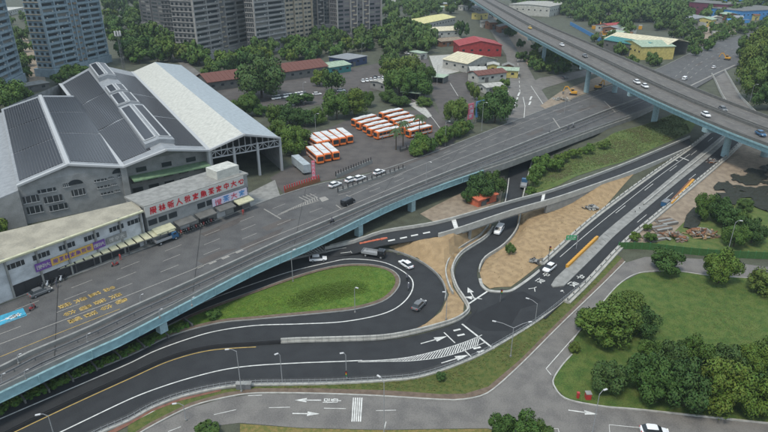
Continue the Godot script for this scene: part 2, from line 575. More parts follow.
func make_land() -> void:
	var ne := PP(NEAR_PX)
	var fe := PP(FAR_PX)
	for p in ne: p.y = UP
	var e0: Vector3 = ne[0] + (ne[0] - ne[1]).normalized() * 400; var e1: Vector3 = ne[-1] + (ne[-1] - ne[-2]).normalized() * 1500
	near_edge.append(Vector2(e0.x, e0.z))
	for p in ne: near_edge.append(Vector2(p.x, p.z))
	near_edge.append(Vector2(e1.x, e1.z))
	for i in ne.size(): ne[i].y = UP
	var l := smooth(fe, 90); var r := smooth(ne, 90)
	roads["main"] = {L = l, R = r, C = mid(l, r)}
	def_road("approach", [[-60, 470], [13, 432], [73, 403], [128, 378], [170, 359.5], [210, 349], [256, 345.5], [300, 343], [384, 340], [417, 335], [451, 325], [472, 313]],
		[[-40, 505], [60, 452], [100, 432], [128, 420], [152, 407], [181, 396], [221, 387], [256, 384], [320, 383], [384, 380], [424, 375], [471, 358], [505, 340]], 70)
	def_road("loop", [[-60, 437], [0, 410], [128, 357], [170, 337], [217, 324], [256, 320], [330, 313], [360, 309], [385, 301], [398, 289], [400, 278], [390, 269], [370, 264.5], [345, 264.5], [320, 269], [290, 278], [256, 290], [220, 303], [190, 315], [150, 334], [90, 362]],
		[[-60, 469], [13, 431], [73, 402], [128, 377], [170, 358], [210, 348], [256, 344], [300, 341.5], [384, 337], [415, 329], [437, 313], [445, 294], [437, 276], [415, 260], [385, 250.5], [350, 249.5], [320, 254], [285, 262], [250, 272], [215, 286], [180, 300], [120, 326], [60, 352]], 110)
	def_road("ramp", [[325, 250, .05], [355, 243, .8], [384, 233, 2.2], [440, 223.5, 4.5], [512, 203, 5.5], [560, 189.5, 5.5], [620, 167.5, 5.2], [660, 151, 5], [690, 138, 5]],
		[[332, 257, .05], [360, 252, .8], [384, 245, 2.1], [440, 235.5, 4.4], [512, 212, 5.5], [560, 198, 5.5], [620, 177, 5.2], [660, 161, 5], [690, 148, 5]], 60)
	def_road("underpass", [[476, 316], [460, 291], [455, 272], [464, 254], [486, 239], [497, 225], [505, 195], [508, 175], [514, 150]],
		[[500, 302], [487, 291], [480, 284], [477, 272], [483, 259], [503, 245], [516, 227], [521, 199], [527, 175], [534, 150]], 50)
	def_road("pair_left", [[512, 292, .05], [545, 264.5, .4], [590, 224, 2], [626, 196, 3], [660, 171, 4.2], [690, 150, 4.8], [715, 130, 5], [738, 114, 5]],
		[[522, 316, .05], [551, 285, .3], [585, 251, 1.6], [609, 229, 2.4], [643, 201, 3.4], [673, 176, 4.3], [705, 150, 4.9], [744, 118, 5]], 60)
	def_road("pair_right", [[535, 306, .05], [560, 289, .3], [597, 254, 1.6], [617, 234, 2.4], [651, 205, 3.4], [681, 180, 4.3], [713, 154, 4.9], [748, 120, 5]],
		[[545, 319, .05], [583, 283, .3], [623, 241, 2], [656, 213, 3.1], [690, 185, 4.2], [720, 160, 4.8], [757, 125, 5]], 60)
	def_road("slip", [[708, 70, 6], [714, 80, 5.8], [722, 97, 5.6], [734, 114, 5.2], [748, 130, 5]], [[722, 66, 6], [730, 79, 5.8], [741, 97, 5.6], [756, 113, 5.2], [775, 132, 5]], 30)
	for a in [[-60, -80, 0], [-30, -110, 0], [0, -110, 0], [20, -110, 0], [30, -90, 0], [-20, -70, 0], [60, -70, 0], [20, -130, .6], [60, -95, .2], [60, -115, .9], [85, -95, .5], [100, -125, 1.8], [80, -140, 2.2], [110, -165, 3.6], [125, -195, 4.7], [155, -190, 4.6], [150, -150, 3], [110, -215, 5], [95, -228, 5], [70, -200, 3.6], [55, -190, 1.6], [40, -170, .6], [36, -185, 0], [50, -215, .5], [80, -228, 3], [52, -153, 2.0], [60, -160, 2.6], [135, -245, 5.5], [160, -270, 6], [220, -320, 6], [300, -300, 6], [220, -180, 5], [120, -60, 0], [-100, -40, 0], [300, -80, 1], [-300, 100, 0], [300, 200, 0], [800, -300, 6], [800, 0, 2]]:
		lowpts.append(Vector3(a[0], a[1], a[2]))
	var rp: Dictionary = roads.ramp
	add_carve(roads.slip.L, roads.slip.R, .6, 6.0)
	add_carve(rp.L.slice(0, 15), rp.R.slice(0, 15), .3, 7.0)
	add_carve(rp.L.slice(36), rp.R.slice(36), .3, 13.0)
	var pl := []; var pr := []
	for i in 60:
		var m: float = (roads.pair_left.L[i].y + roads.pair_right.R[i].y) * .5
		pl.append(Vector3(roads.pair_left.L[i].x, m, roads.pair_left.L[i].z)); pr.append(Vector3(roads.pair_right.R[i].x, m, roads.pair_right.R[i].z))
	add_carve(pl, pr, .6, 5.0)
	add_carve(roads.pair_left.L, roads.pair_left.R, .3, .8, 1, .4)
	add_carve(roads.pair_right.L, roads.pair_right.R, .3, .8, 1, .4)
	add_carve(roads.pair_left.R, roads.pair_right.L, .3, .5, 1, .4)
	add_carve(roads.loop.L, roads.loop.R, .4, 2.5, 2)
	add_carve(roads.approach.L, roads.approach.R, .4, 3, 2)
	add_carve(roads.underpass.L, roads.underpass.R, .3, 1.6)
	HG.resize(gnx * gnz)
	for j in gnz:
		for i in gnx:
			HG[j * gnx + i] = gh_exact(gx0 + i * gst, gz0 + j * gst)
	# one sheet: fine in the middle, reaching the horizon outside
	var xs := []; var zs := []
	for k in [2600, 1400, 800, 450, 250, 120, 50, 20, 6]: xs.append(gx0 - k); zs.append(gz0 - k)
	for i in gnx: xs.append(gx0 + i * gst)
	for j in gnz: zs.append(gz0 + j * gst)
	for k in [6, 20, 50, 120, 250, 450, 800, 1400, 2600]:
		xs.append(gx0 + (gnx - 1) * gst + k); zs.append(gz0 + (gnz - 1) * gst + k)
	var nx := xs.size(); var nz := zs.size()
	var v := PackedVector3Array(); var idx := PackedInt32Array(); var nn := PackedVector3Array()
	v.resize(nx * nz); nn.resize(nx * nz)
	for j in nz:
		for i in nx:
			v[j * nx + i] = Vector3(xs[i], gh(xs[i], zs[j]), zs[j])
	for j in nz:
		for i in nx:
			var a := v[j * nx + maxi(i - 1, 0)]; var b := v[j * nx + mini(i + 1, nx - 1)]
			var c := v[maxi(j - 1, 0) * nx + i]; var d := v[mini(j + 1, nz - 1) * nx + i]
			nn[j * nx + i] = (d - c).cross(b - a).normalized()
	for j in nz - 1:
		for i in nx - 1:
			var a := j * nx + i
			idx.append_array([a, a + 1, a + nx, a + 1, a + nx + 1, a + nx])
	var arr := []
	arr.resize(Mesh.ARRAY_MAX)
	arr[Mesh.ARRAY_VERTEX] = v; arr[Mesh.ARRAY_NORMAL] = nn; arr[Mesh.ARRAY_INDEX] = idx
	var m := ArrayMesh.new()
	m.add_surface_from_arrays(Mesh.PRIMITIVE_TRIANGLES, arr)
	struct("ground", m, M.ground)

# ------------------------------------------------------------------ roads
func slab(b: B, l: Array, r: Array, thick: float) -> void:   # a deck with thickness
	var dn := Vector3(0, -thick, 0)
	for i in l.size() - 1:
		b.quad(l[i], l[i + 1], r[i + 1], r[i])
		b.quad(r[i] + dn, r[i + 1] + dn, l[i + 1] + dn, l[i] + dn)
		b.quad(l[i + 1], l[i], l[i] + dn, l[i + 1] + dn)
		b.quad(r[i], r[i + 1], r[i + 1] + dn, r[i] + dn)
	var k := l.size() - 1
	b.quad(l[0], r[0], r[0] + dn, l[0] + dn)
	b.quad(r[k], l[k], l[k] + dn, r[k] + dn)

func arrow(b: B, c: Vector3, f: Vector3, ln := 4.5, wd := 1.5, lift := .03) -> void:
	f.y = 0; f = f.normalized()
	var s := f.cross(Vector3.UP)
	var u := Vector3(0, lift, 0)
	b.quad(c - f * ln * .5 - s * .12 + u, c + f * ln * .1 - s * .12 + u, c + f * ln * .1 + s * .12 + u, c - f * ln * .5 + s * .12 + u)
	b.tri(c + f * ln * .05 - s * wd * .5 + u, c + f * ln * .5 + u, c + f * ln * .05 + s * wd * .5 + u)

# strokes of a painted or printed sign: numbers are x0 y0 x1 y1 on a 10 x 10 field
var GLYPH := {
	"ren": [5, 10, 4, 6, 4, 6, 0, 0, 5, 6, 10, 0],
	"zhong": [1, 8, 9, 8, 1, 3.5, 9, 3.5, 1, 8, 1, 3.5, 9, 8, 9, 3.5, 5, 10, 5, 0],
	"da": [0, 6.5, 10, 6.5, 5, 10, 4, 5, 4, 5, 0, 0, 5, 5, 10, 0],
	"xin": [0, 4, 2, 7, 3, 6, 4, 1, 4, 1, 8, 1, 8, 1, 9, 3, 5, 8, 6, 6, 8, 8, 10, 5],
	"lin": [0, 7, 4.6, 7, 2.3, 10, 2.3, 0, 2.3, 6, 0, 2, 2.3, 6, 4.6, 3.5, 5.4, 7, 10, 7, 7.7, 10, 7.7, 0, 7.7, 6, 5.2, 1, 7.7, 6, 10, 2],
	"nong": [1, 9.5, 9, 9.5, 1, 6.5, 9, 6.5, 1, 9.5, 1, 6.5, 9, 9.5, 9, 6.5, 5, 10, 5, 6.5, 0, 5, 10, 5, 1, 5, 0, 0, 3, 3, 9, 3, 4, 3, 4, 0, 5, 3, 9, 0],
	"xin2": [0, 8.5, 5, 8.5, 2.5, 10, 2.5, 8.5, 0, 6, 5, 6, 2.5, 6, 2.5, 0, 0, 3.5, 5, 3.5, 6, 9, 10, 10, 6, 9, 5.5, 0, 6, 6, 10, 6, 8.5, 6, 8.5, 0],
	"jia": [0, 8, 10, 8, 5, 10, 5, 8, 1, 6, 9, 6, 6, 6, 1, 2, 5, 4, 5.5, 0, 5, 4, 9, 1, 4, 3, 1, 0],
	"yu": [3, 10, 1, 8, 3, 9, 7, 9, 1, 7, 9, 7, 1, 3, 9, 3, 1, 7, 1, 3, 9, 7, 9, 3, 5, 7, 5, 3, 1, 5, 9, 5, 0, 0, 1, 2, 3.5, 0, 4, 2, 6.5, 0, 6, 2, 10, 0, 9, 2],
	"pi": [0, 8, 4, 8, 2, 10, 2, 0, 0, 4, 4, 5, 5, 10, 5, 0, 5, 6, 7, 6, 8, 10, 8, 1, 8, 1, 10, 1, 8, 6, 10, 7],
	"cai": [0, 9, 10, 9, 3, 10, 3, 8, 7, 10, 7, 8, 2, 7, 8, 7.5, 0, 4.5, 10, 4.5, 5, 6, 5, 0, 5, 4, 1, 0, 5, 4, 9, 0],
	"man": [1, 10, 1, 0, 0, 6, 2, 7, 4, 9, 10, 9, 4, 6.5, 10, 6.5, 4, 9, 4, 6.5, 10, 9, 10, 6.5, 4, 5, 10, 5, 5, 3, 9, 3, 5, 3, 10, 0, 9, 3, 4, 0]}
func glyph(b: B, nm: String, c: Vector3, right: Vector3, up: Vector3, w: float, h: float, th: float, nrm: Vector3) -> void:
	var g: Array = GLYPH[nm]
	for i in range(0, g.size(), 4):
		var a = c + right * ((g[i] / 10.0 - .5) * w) + up * ((g[i + 1] / 10.0 - .5) * h)
		var e = c + right * ((g[i + 2] / 10.0 - .5) * w) + up * ((g[i + 3] / 10.0 - .5) * h)
		var f = (e - a).normalized()
		var s = f.cross(nrm).normalized() * th * .5
		a -= f * th * .3; e += f * th * .3
		b.quad(a - s, e - s, e + s, a + s)

func make_roads() -> void:
	for nm in ["approach", "loop", "underpass", "pair_left", "pair_right"]:
		var b := B.new()
		ribbon(b, roads[nm].L, roads[nm].R, {"approach": 0.0, "loop": .004, "underpass": .008, "pair_left": 0.0, "pair_right": .004}[nm])
		struct({"approach": "approach_road", "loop": "loop_road", "underpass": "underpass_road", "pair_left": "rising_road", "pair_right": "falling_road"}[nm], b, M.newtar)
	var sb := B.new()
	ribbon(sb, roads.slip.L, roads.slip.R, .01)
	struct("slip_road", sb, M.oldtar)
	var db := B.new()
	var ar: Array = roads.approach.R.slice(2, 62)
	ribbon(db, offs(ar, -1.5), offs(ar, -.02), .012)
	struct("dusty_shoulder", db, M.dusttar)
	# the open junction between them
	var jb := B.new()
	var pv := PackedVector2Array()
	for q in PP([[455, 324], [472, 313], [462, 296], [476, 302], [488, 290.5], [512, 289.5], [546, 263.5], [552, 284], [560, 289], [584, 282.5], [557, 307], [514, 335], [490, 350], [471, 358]], 0.0): pv.append(Vector2(q.x, q.z))
	for t in Geometry2D.decompose_polygon_in_convex(pv):
		var a := []
		for q in t: a.append(Vector3(q.x, .016 + maxf(0, (q.x - 26) * .024), q.y))
		jb.fan(a)
	struct("junction_road", jb, M.newtar)
	jb = B.new()
	pv = PackedVector2Array()
	for q in PP([[466, 322], [480, 306], [500, 294], [523, 292], [541, 301], [520, 322], [508, 331], [484, 331]], 0.0): pv.append(Vector2(q.x, q.z))
	for t in Geometry2D.decompose_polygon_in_convex(pv):
		var a := []
		for q in t: a.append(Vector3(q.x, .03 + maxf(0, (q.x - 26) * .026), q.y))
		jb.fan(a)
	struct("fresh_road_patch", jb, M.newtar2)

	var mb := B.new()
	slab(mb, roads.main.L, roads.main.R, .9)
	struct("main_road", mb, M.tarmac)
	var rb := B.new()
	slab(rb, roads.ramp.L, roads.ramp.R, .25)
	struct("ramp_road", rb, M.newtar)

	# street along the park, and the small lane
	drape("street", [[100, 470], [128, 442], [150, 428], [190, 408], [225, 398.5], [256, 394], [320, 394.5], [384, 397], [440, 400.5], [465, 400], [488, 393], [520, 365], [560, 325], [600, 286], [622, 264], [645, 257], [700, 259], [768, 267], [850, 277], [850, 288], [768, 279], [713, 276], [673, 271], [640, 273], [620, 283], [603, 302], [585, 325], [558, 358], [552, 372], [553, 388], [565, 400], [601, 407.5], [640, 411], [768, 424.5], [850, 433], [850, 520], [400, 520], [400, 480], [500, 432], [488, 428.5], [384, 430], [300, 428], [240, 423], [200, 428], [160, 470]], M.oldtar, .05, 1.5)
	paint_roads()

func solid(b: B, road: String, px: Array, w: float, n := 40) -> void:
	paint(b, smooth(RR(road, px), n), w)

func paint_roads() -> void:
	var w := B.new()
	# loop and approach edge lines
	solid(w, "loop", [[-30, 432], [0, 419], [63, 392], [128, 364], [155, 351], [188, 339], [217, 331], [256, 325.5], [300, 324], [345, 321.5], [384, 313.5], [404, 302], [413, 287], [408, 275], [384, 262.5], [351, 259], [329, 262.5], [291, 271.5], [256, 283], [217, 297], [184, 311]], .28, 120)
	solid(w, "approach", [[20, 451], [63, 431], [128, 400], [160, 387.5], [192, 377.5], [225, 369.5], [256, 365.5], [300, 363], [340, 361.5], [362, 360.5]], .26, 60)
	# chevron band narrowing to the junction
	var e0 := smooth(RR("approach", [[358, 361], [384, 360], [410, 357], [440, 350], [465, 342], [482, 335]]), 46)
	var e1 := smooth(RR("approach", [[358, 362], [384, 361.5], [410, 361], [440, 357.5], [465, 350.5], [486, 342]]), 46)
	paint(w, e0, .16); paint(w, e1, .16)
	var u := Vector3(0, .03, 0)
	for i in range(6, 45, 1):
		var a: Vector3 = e0[i] + u; var bq: Vector3 = e1[i - 3] + u
		var f: Vector3 = (e0[i] - e0[i - 1]).normalized() * .15
		w.quad(bq - f, a - f, a + f, bq + f)
	# stop lines and dashes at the junction
	paint(w, RR("approach", [[462, 324], [494, 349]]), .4)
	paint(w, RR("approach", [[444, 332.5], [455, 343]]), .25)
	paint(w, RR("approach", [[461, 347], [473, 358.5]]), .25)
	paint(w, RR("underpass", [[467, 305], [488, 291]]), .4)
	arrow(w, R("approach", 434, 340), R("approach", 442, 338) - R("approach", 426, 342.5), 6)
	arrow(w, R("approach", 455, 359), R("approach", 464, 356.5) - R("approach", 446, 362), 6)
	for q in [[457, 330], [461, 335], [477, 348], [481, 351.5]]:
		var c := R("approach", q[0], q[1])
		paint(w, [c - Vector3(.75, 0, -.27), c + Vector3(.75, 0, -.27)], .5)
	arrow(w, R("underpass", 471, 293), R("underpass", 466, 285) - R("underpass", 475, 300), 5)
	arrow(w, R("underpass", 473, 298), Vector3(-.9, 0, -.2), 4)
	# lines of the underpass, the ramp and the rising roads
	solid(w, "underpass", [[499, 222], [506, 198], [509, 178]], .22)
	for i in [13, 25]:
		var l0: Vector3 = roads.ramp.L[i]; var l1: Vector3 = roads.ramp.L[i].lerp(roads.ramp.L[i + 1], .5); var r0: Vector3 = roads.ramp.R[i]; var r1: Vector3 = roads.ramp.R[i].lerp(roads.ramp.R[i + 1], .5)
		w.quad(l0 + Vector3(0, .02, 0), l1 + Vector3(0, .02, 0), r1 + Vector3(0, .02, 0), r0 + Vector3(0, .02, 0))
	for q in [[388, 241], [400, 238.5], [411, 236], [423, 233.5]]:
		paint(w, RR("ramp", [q, [q[0] + 7, q[1] - 1.4]]), .7)
	arrow(w, R("ramp", 350, 252), R("ramp", 358, 250) - R("ramp", 345, 253), 5)
	solid(w, "pair_left", [[560, 257], [594, 228], [630, 199], [662, 174], [690, 154]], .14)
	for k in 6:
		var t0 := .30 + k * .11
		var ps := sub(mid(roads.pair_left.L, roads.pair_left.R, .5), t0, t0 + .035, 5)
		paint(w, ps, .14)
		ps = sub(mid(roads.pair_right.L, roads.pair_right.R, .5), t0, t0 + .035, 5)
		paint(w, ps, .14)
	for q in [[534, 289, "ren"], [540, 281, "man"], [546, 275, "zhong"]]:
		glyph(w, q[2], R("pair_left", q[0], q[1]) + u * 4, Vector3(.7, 0, .7), Vector3(.7, 0, -.7), 1.7, 1.9, .2, Vector3.UP)
	for q in [[580, 277, "zhong"], [573, 284, "man"], [566, 291, "jia"], [559, 298, "ren"]]:
		glyph(w, q[2], R("pair_right", q[0], q[1]) + u * 4, Vector3(.7, 0, .7), Vector3(.7, 0, -.7), 1.9, 2.2, .26, Vector3.UP)
	paint(w, RR("pair_right", [[551, 304], [556, 300], [562, 299]]), .3)
	for q in [[668, 158], [680, 158]]:
		paint(w, RR("pair_left", [[q[0] - 6, q[1] - 3], [q[0] + 10, q[1] + 3]]), .6)
	struct("road_markings", w, M.white)
	w = B.new()
	# raised main road
	var wl := smooth(PP([[-50, 363], [11, 340], [128, 295.5], [226, 256], [256, 243.5], [318, 218.5], [384, 191.5], [440, 167], [512, 138], [590, 108]], UP), 90)
	paint(w, wl, .24)
	paint(w, smooth(PP([[345, 198], [384, 181], [408, 170.5], [457, 150.5], [512, 127], [590, 98], [640, 80]], UP), 60), .22)
	var fl: Array = []
	for i in wl.size():
		fl.append(wl[i])
	var far_side := smooth(PP([[-50, 322], [40, 287], [180, 232], [240, 209], [300, 187], [384, 169], [440, 148], [512, 119], [590, 92]], UP), 90)
	for t in [.22, .44, .66]:
		dashes(w, sub(mid(fl, far_side, t), .02, .5, 60), .2, 4.5, 6.5, t * 9)
	for t in [.3, .62]:
		dashes(w, sub(mid(fl, far_side, t), .56, .98, 40), .2, 4, 6, 1)
	for q in [[197, 268, 203, 265.5], [209, 264, 216, 261], [222, 259, 229, 256], [236, 253, 243, 250], [70, 275, 78, 272], [82, 272, 90, 269]]:
		paint(w, PP([[q[0], q[1]], [q[2], q[3]]], UP), .8)
	paint(w, PP([[264, 209], [281, 219]], UP), .35)
	paint(w, PP([[336, 205], [342, 209.5]], UP), .35)
	paint(w, PP([[346, 195], [352, 198]], UP), .35)
	paint(w, PP([[553, 118], [562, 131]], UP), .5)
	paint(w, PP([[604, 101], [616, 113]], UP), .5)
	# hatched triangle before the market gate
	var h0 := PP([[278, 214.5], [319, 200]], UP); var h1 := PP([[281, 213], [316, 197]], UP)
	paint(w, h0, .18); paint(w, h1, .18)
	for k in 16:
		var a: Vector3 = h0[0].lerp(h0[1], (k + .2) / 16.0) + u; var e: Vector3 = h1[0].lerp(h1[1], (k + .8) / 16.0) + u
		w.quad(a, e, e + Vector3(.3, 0, -.2), a + Vector3(.3, 0, -.2))
	var wb := PP([[319, 198], [325, 196.5], [329, 199.5], [322, 202]], UP)
	w.quad(wb[0] + u, wb[1] + u, wb[2] + u, wb[3] + u)
	for k in 4:
		paint(w, PP([[299 + k * 3.6, 197 - k * 1.1], [307 + k * 3.6, 201 - k * 1.1]], UP), .35)
	# bay boxes of the kerb
	for k in 3:
		var o := k * 11.5
		paint(w, PP([[0 + o, 300.5 - o * .37], [9 + o, 297 - o * .37], [10.5 + o, 300 - o * .37]], UP), .25)
	for t in [.25, .45, .65]:
		dashes(w, smooth([P(666, 76, UP).lerp(P(700, 82, UP), t), P(705, 47, UP).lerp(P(722, 71, UP), t), P(768, 28, UP).lerp(P(768, 53, UP), t)], 40), .3, 6, 8, t * 9)
	paint(w, PP([[690, 86], [716, 73.5], [735, 65]], UP), .9)
	struct("worn_markings", w, M.worn)
	w = B.new()
	var pr := RandomNumberGenerator.new()
	pr.seed = 5
	var pb := B.new(); var jb := B.new()
	for k in 16:
		var i := pr.randi_range(4, 70); var t := pr.randf_range(.1, .62)
		var c: Vector3 = roads.main.L[i].lerp(roads.main.R[i], t); var f: Vector3 = (roads.main.L[i + 1] - roads.main.L[i]).normalized()
		pb.quad(c + Vector3(0, .012, 0), c + f * pr.randf_range(5, 16) + Vector3(0, .012, 0), c + f * 10 + f.cross(Vector3.UP) * 2.6 + Vector3(0, .012, 0), c + f.cross(Vector3.UP) * 2.6 + Vector3(0, .012, 0))
	struct("road_patches", pb, M.yardtar)
	for i in range(3, 78, 5):
		jb.quad(roads.main.L[i].lerp(roads.main.R[i], .03) + Vector3(0, .018, 0), roads.main.L[i].lerp(roads.main.R[i], .03) + Vector3(.11, .018, -.1), roads.main.R[i] + Vector3(.11, .018, -.1), roads.main.R[i] + Vector3(0, .018, 0))
	struct("deck_joints", jb, M.rubber)
	# street by the park
	for q in [[[269, 408], [290, 407.5]], [[324, 408.5], [346, 409]], [[376, 411], [396, 410.5]], [[214, 415], [236, 410]], [[168, 432], [181, 427]], [[130, 424], [160, 408]], [[248, 396], [262, 395.5]]]:
		paint(w, GG(q), .13, .08)
	arrow(w, G(308, 400.5), Vector3(-1, 0, 0), 4.6, 1.1, .08)
	arrow(w, G(306, 414), Vector3(1, 0, .02), 4.6, 1.1, .08)
	glyph(w, "man", G(329, 401) + Vector3(0, .08, 0), Vector3(0, 0, -1), Vector3(-1, 0, 0), 1.0, 2.0, .17, Vector3.UP)
	glyph(w, "zhong", G(336, 401) + Vector3(0, .08, 0), Vector3(0, 0, -1), Vector3(-1, 0, 0), 1.0, 1.7, .17, Vector3.UP)
	for k in 5:
		paint(w, GG([[353.5 + k * 2.1, 398], [352 + k * 2.1, 422]]), .22, .08)
	arrow(w, G(583, 412.5), G(596, 414.5) - G(570, 411), 4.8, 1.1, .08)
	paint(w, GG([[549, 429], [558, 429], [560, 436]]), .12, .08)
	paint(w, GG([[610, 436], [609, 425], [650, 429]]), .12, .08)
	paint(w, GG([[575, 336], [546, 369], [551, 375]]), .14, .08)
	paint(w, GG([[384, 430], [386, 422]]), .14, .08)
	# bus yard and far road
	paint(w, PP([[405, 95], [420, 104], [434, 120], [447, 138]], UP + .16), .2)
	paint(w, PP([[450, 83], [458, 96]], UP + .16), .2)
	paint(w, PP([[504, 118], [510, 105], [508, 90]], UP + .16), .2)
	for q in [[514, 106], [516, 101], [518, 96], [529, 105], [530, 100]]:
		paint(w, PP([[q[0], q[1]], [q[0] + 1.6, q[1] - 3.6]], UP + .16), .8)
	paint(w, PP([[523, 97], [525, 106], [524, 118]], UP + .16), .25)
	paint(w, PP([[531, 86], [543, 104]], UP + .16), .25)
	for k in 9: paint(w, PP([[520 - k * .3, 92 - k * 4.4], [519.7 - k * .3, 89.5 - k * 4.4]], UP + .16), .25)
	struct("road_markings", w, M.white)
	var y := B.new()
	paint(y, smooth(RR("approach", [[-20, 449], [13, 433], [73, 404.5], [128, 379.5], [170, 361], [210, 350.5], [256, 347]]), 50), .22)
	paint(y, PP([[-20, 366], [0, 357], [49, 337], [120, 309]], UP), .15)
	var rows := [[[293, 222], [362, 198], [427, 172], [492, 148]], [[313, 257], [385, 232], [450, 205], [520, 180]], [[337, 288], [408, 262], [478, 232], [547, 203]]]
	var gl := ["cai", "lin", "zhong", "da", "nong", "xin2", "yu", "jia"]
	var d := (P(120, 298, UP) - P(20, 337, UP)).normalized()
	var up := Vector3(d.z, 0, -d.x)
	for r in 3:
		for k in 4:
			var q: Array = rows[r][k]
			var c := P(q[0] / 4.5, 256 + q[1] / 4.5, UP) + u
			for j in 2:
				glyph(y, gl[(r * 2 + k * 3 + j) % 8], c + d * (j - .5) * 1.15, -up, d, 1.35, 1.05, .25, Vector3.UP)
	struct("yellow_markings", y, M.yellow)
	var bl := B.new()
	var bq := PP([[-14, 320.5], [23, 308], [27, 315.5], [-9, 329]], UP)
	bl.quad(bq[0] + u, bq[1] + u, bq[2] + u, bq[3] + u)
	struct("blue_road_box", bl, M.bluepaint)
	var bt := B.new()
	for j in 2: glyph(bt, ["man", "da"][j], P(13 + j * 5, 316.5 - j * 1.8, UP + .045), -up, d, 1.3, 1.1, .25, Vector3.UP)
	arrow(bt, P(5, 319.5, UP + .015), d, 3, .9)
	struct("blue_box_lettering", bt, M.white)

# ------------------------------------------------------------------ bridges, walls and barriers
func nearest_i(p: Array, x: float) -> int:
	var bi := 0
	for i in p.size():
		if absf(p[i].x - x) < absf(p[bi].x - x): bi = i
	return bi

func make_bridges() -> void:
	var r: Array = roads.main.R
	var k := nearest_i(r, 34.0); var ke := nearest_i(r, 128.0)
	var t := thing("raised_road_bridge", "raised main road bridge with long pale blue steel edge girder above the loop road", "bridge")
	var g := B.new()
	sweep(g, r.slice(0, k + 1), .45, -1.5, .0, .1)
	part(t, "steel_girder", g, M.steelblue)
	g = B.new()
	sweep(g, r.slice(0, k + 1), .7, .0, .16, .1); sweep(g, r.slice(0, k + 1), .8, -1.62, -1.5, .1)
	part(t, "girder_flange", g, M.steelblue)
	var tot := plen(r.slice(0, k + 1))
	var s := 5.0
	var sm := B.new()
	sm.box(Vector3.ZERO, Vector3(.12, 1.5, .3))
	var smm := sm.mesh()
	while s < tot:
		var a := along(r, s); var f := (along(r, s + .5) - a).normalized()
		var q := part(t, "girder_stiffener", smm, M.steelblue, a + f.cross(Vector3.UP) * .42 + Vector3(0, -.75, 0))
		q.rotation.y = yaw(f)
		s += 9.0
	g = B.new()
	sweep(g, r.slice(k, ke), .8, -2.0, .15, .0)
	part(t, "concrete_girder", g, M.conc)
	g = B.new()
	sweep(g, r.slice(nearest_i(r, 10.0), nearest_i(r, 100.0)), 1.2, -3.6, -1.6, -4.5)
	part(t, "bearing_beam", g, M.conc)
	g = B.new()
	sweep(g, r.slice(0, ke), .35, .16, 1.0, -.25)
	part(t, "edge_parapet", g, M.conc)
	g = B.new()
	sweep(g, r.slice(0, ke), .1, 1.25, 1.35, -.25)
	part(t, "parapet_rail", g, M.rail)
	var b1 := smooth(PP([[-40, 389], [0, 371], [29, 356], [88, 331], [128, 312], [195, 282], [256, 254], [289, 239], [331, 221.5], [384, 199], [451, 172.5], [512, 149], [600, 114], [650, 95]], UP), 80)
	g = B.new()
	sweep(g, b1, .5, 0, .85)
	part(t, "inner_barrier", g, M.conc)
	for d in [2.2, 4.6]:
		g = B.new()
		sweep(g, offs(b1, d), .14, .45, .75)
		part(t, "guard_rail", g, M.rail)
		g = B.new()
		for i in range(0, 80): g.box(offs(b1, d)[i] + Vector3(0, .3, 0), Vector3(.12, .6, .12))
		part(t, "guard_rail_posts", g, M.rail)
	for q in [[148, 331, 11.0], [366, 237, 10.0], [420, 214, 9.0], [551, 161, 9.0], [596, 145, 9.0]]:
		var c := G(q[0], q[1])
		var pb := B.new()
		var nx := near_point(c)
		var f: Vector3 = nx[1]
		var bs := Basis(f, Vector3.UP, f.cross(Vector3.UP))
		var blue: bool = q[0] < 450
		var wd := 1.7 if blue else 2.4
		var base := Vector3(nx[0].x, c.y, nx[0].z) + f.cross(Vector3.UP) * (-.6 if blue else -3.5)
		if q[0] < 200:
			base.y = 2.4
		pb.box(Vector3(base.x, (base.y - .3 + 5.2) * .5, base.z), Vector3(wd, 5.2 - base.y + .3, 1.6), bs)
		part(t, "pier", pb, M.pierblue if blue else M.conc)
	# wall behind, under the road
	var wv := []
	for i in range(0, nearest_i(r, 120.0)):
		var p: Vector3 = offs(r, -16.6)[i]
		wv.append(Vector3(p.x, 0, p.z))
	g = B.new()
	sweep(g, wv, .6, -.5, 5.0)
	solo("retaining_wall", g, M.conc, "long grey retaining wall in the shade under the raised main road", "wall")

	# the curved ramp bridge
	t = thing("ramp_bridge", "slender concrete ramp bridge with pale parapets crossing over the underpass road", "bridge")
	for e in [["L", -.18], ["R", .18]]:
		g = B.new()
		var pts: Array = roads.ramp[e[0]]
		if e[0] == "R": pts = pts.slice(11)
		sweep(g, pts, .4, -.9, .85, e[1])
		part(t, "parapet", g, M.concl)
		g = B.new()
		sweep(g, roads.ramp[e[0]].slice(14, 37), .7, -1.5, -.9, -e[1] * 2.2)
		part(t, "edge_beam", g, M.conc)
	g = B.new()
	slab(g, offs(roads.ramp.L, .3).slice(14, 37).map(func(p): return p - Vector3(0, .3, 0)), offs(roads.ramp.R, -.3).slice(14, 37).map(func(p): return p - Vector3(0, .3, 0)), .8)
	part(t, "deck_slab", g, M.conc)
	g = B.new()
	sweep(g, roads.ramp.R.slice(26, 46), .35, -3.4, -.9, .1)
	part(t, "side_wall", g, M.conc)
	for i in [15, 26, 35]:
		g = B.new()
		var a: Vector3 = roads.ramp.L[i]; var e: Vector3 = roads.ramp.R[i]
		g.bar(a.lerp(e, .05) + Vector3(0, -3.3, 0), a.lerp(e, .95) + Vector3(0, -3.3, 0), .8, 4.4)
		part(t, "abutment", g, M.conc)

	# walls and kerbs of the lower roads
	var ul: Array = roads.underpass.L
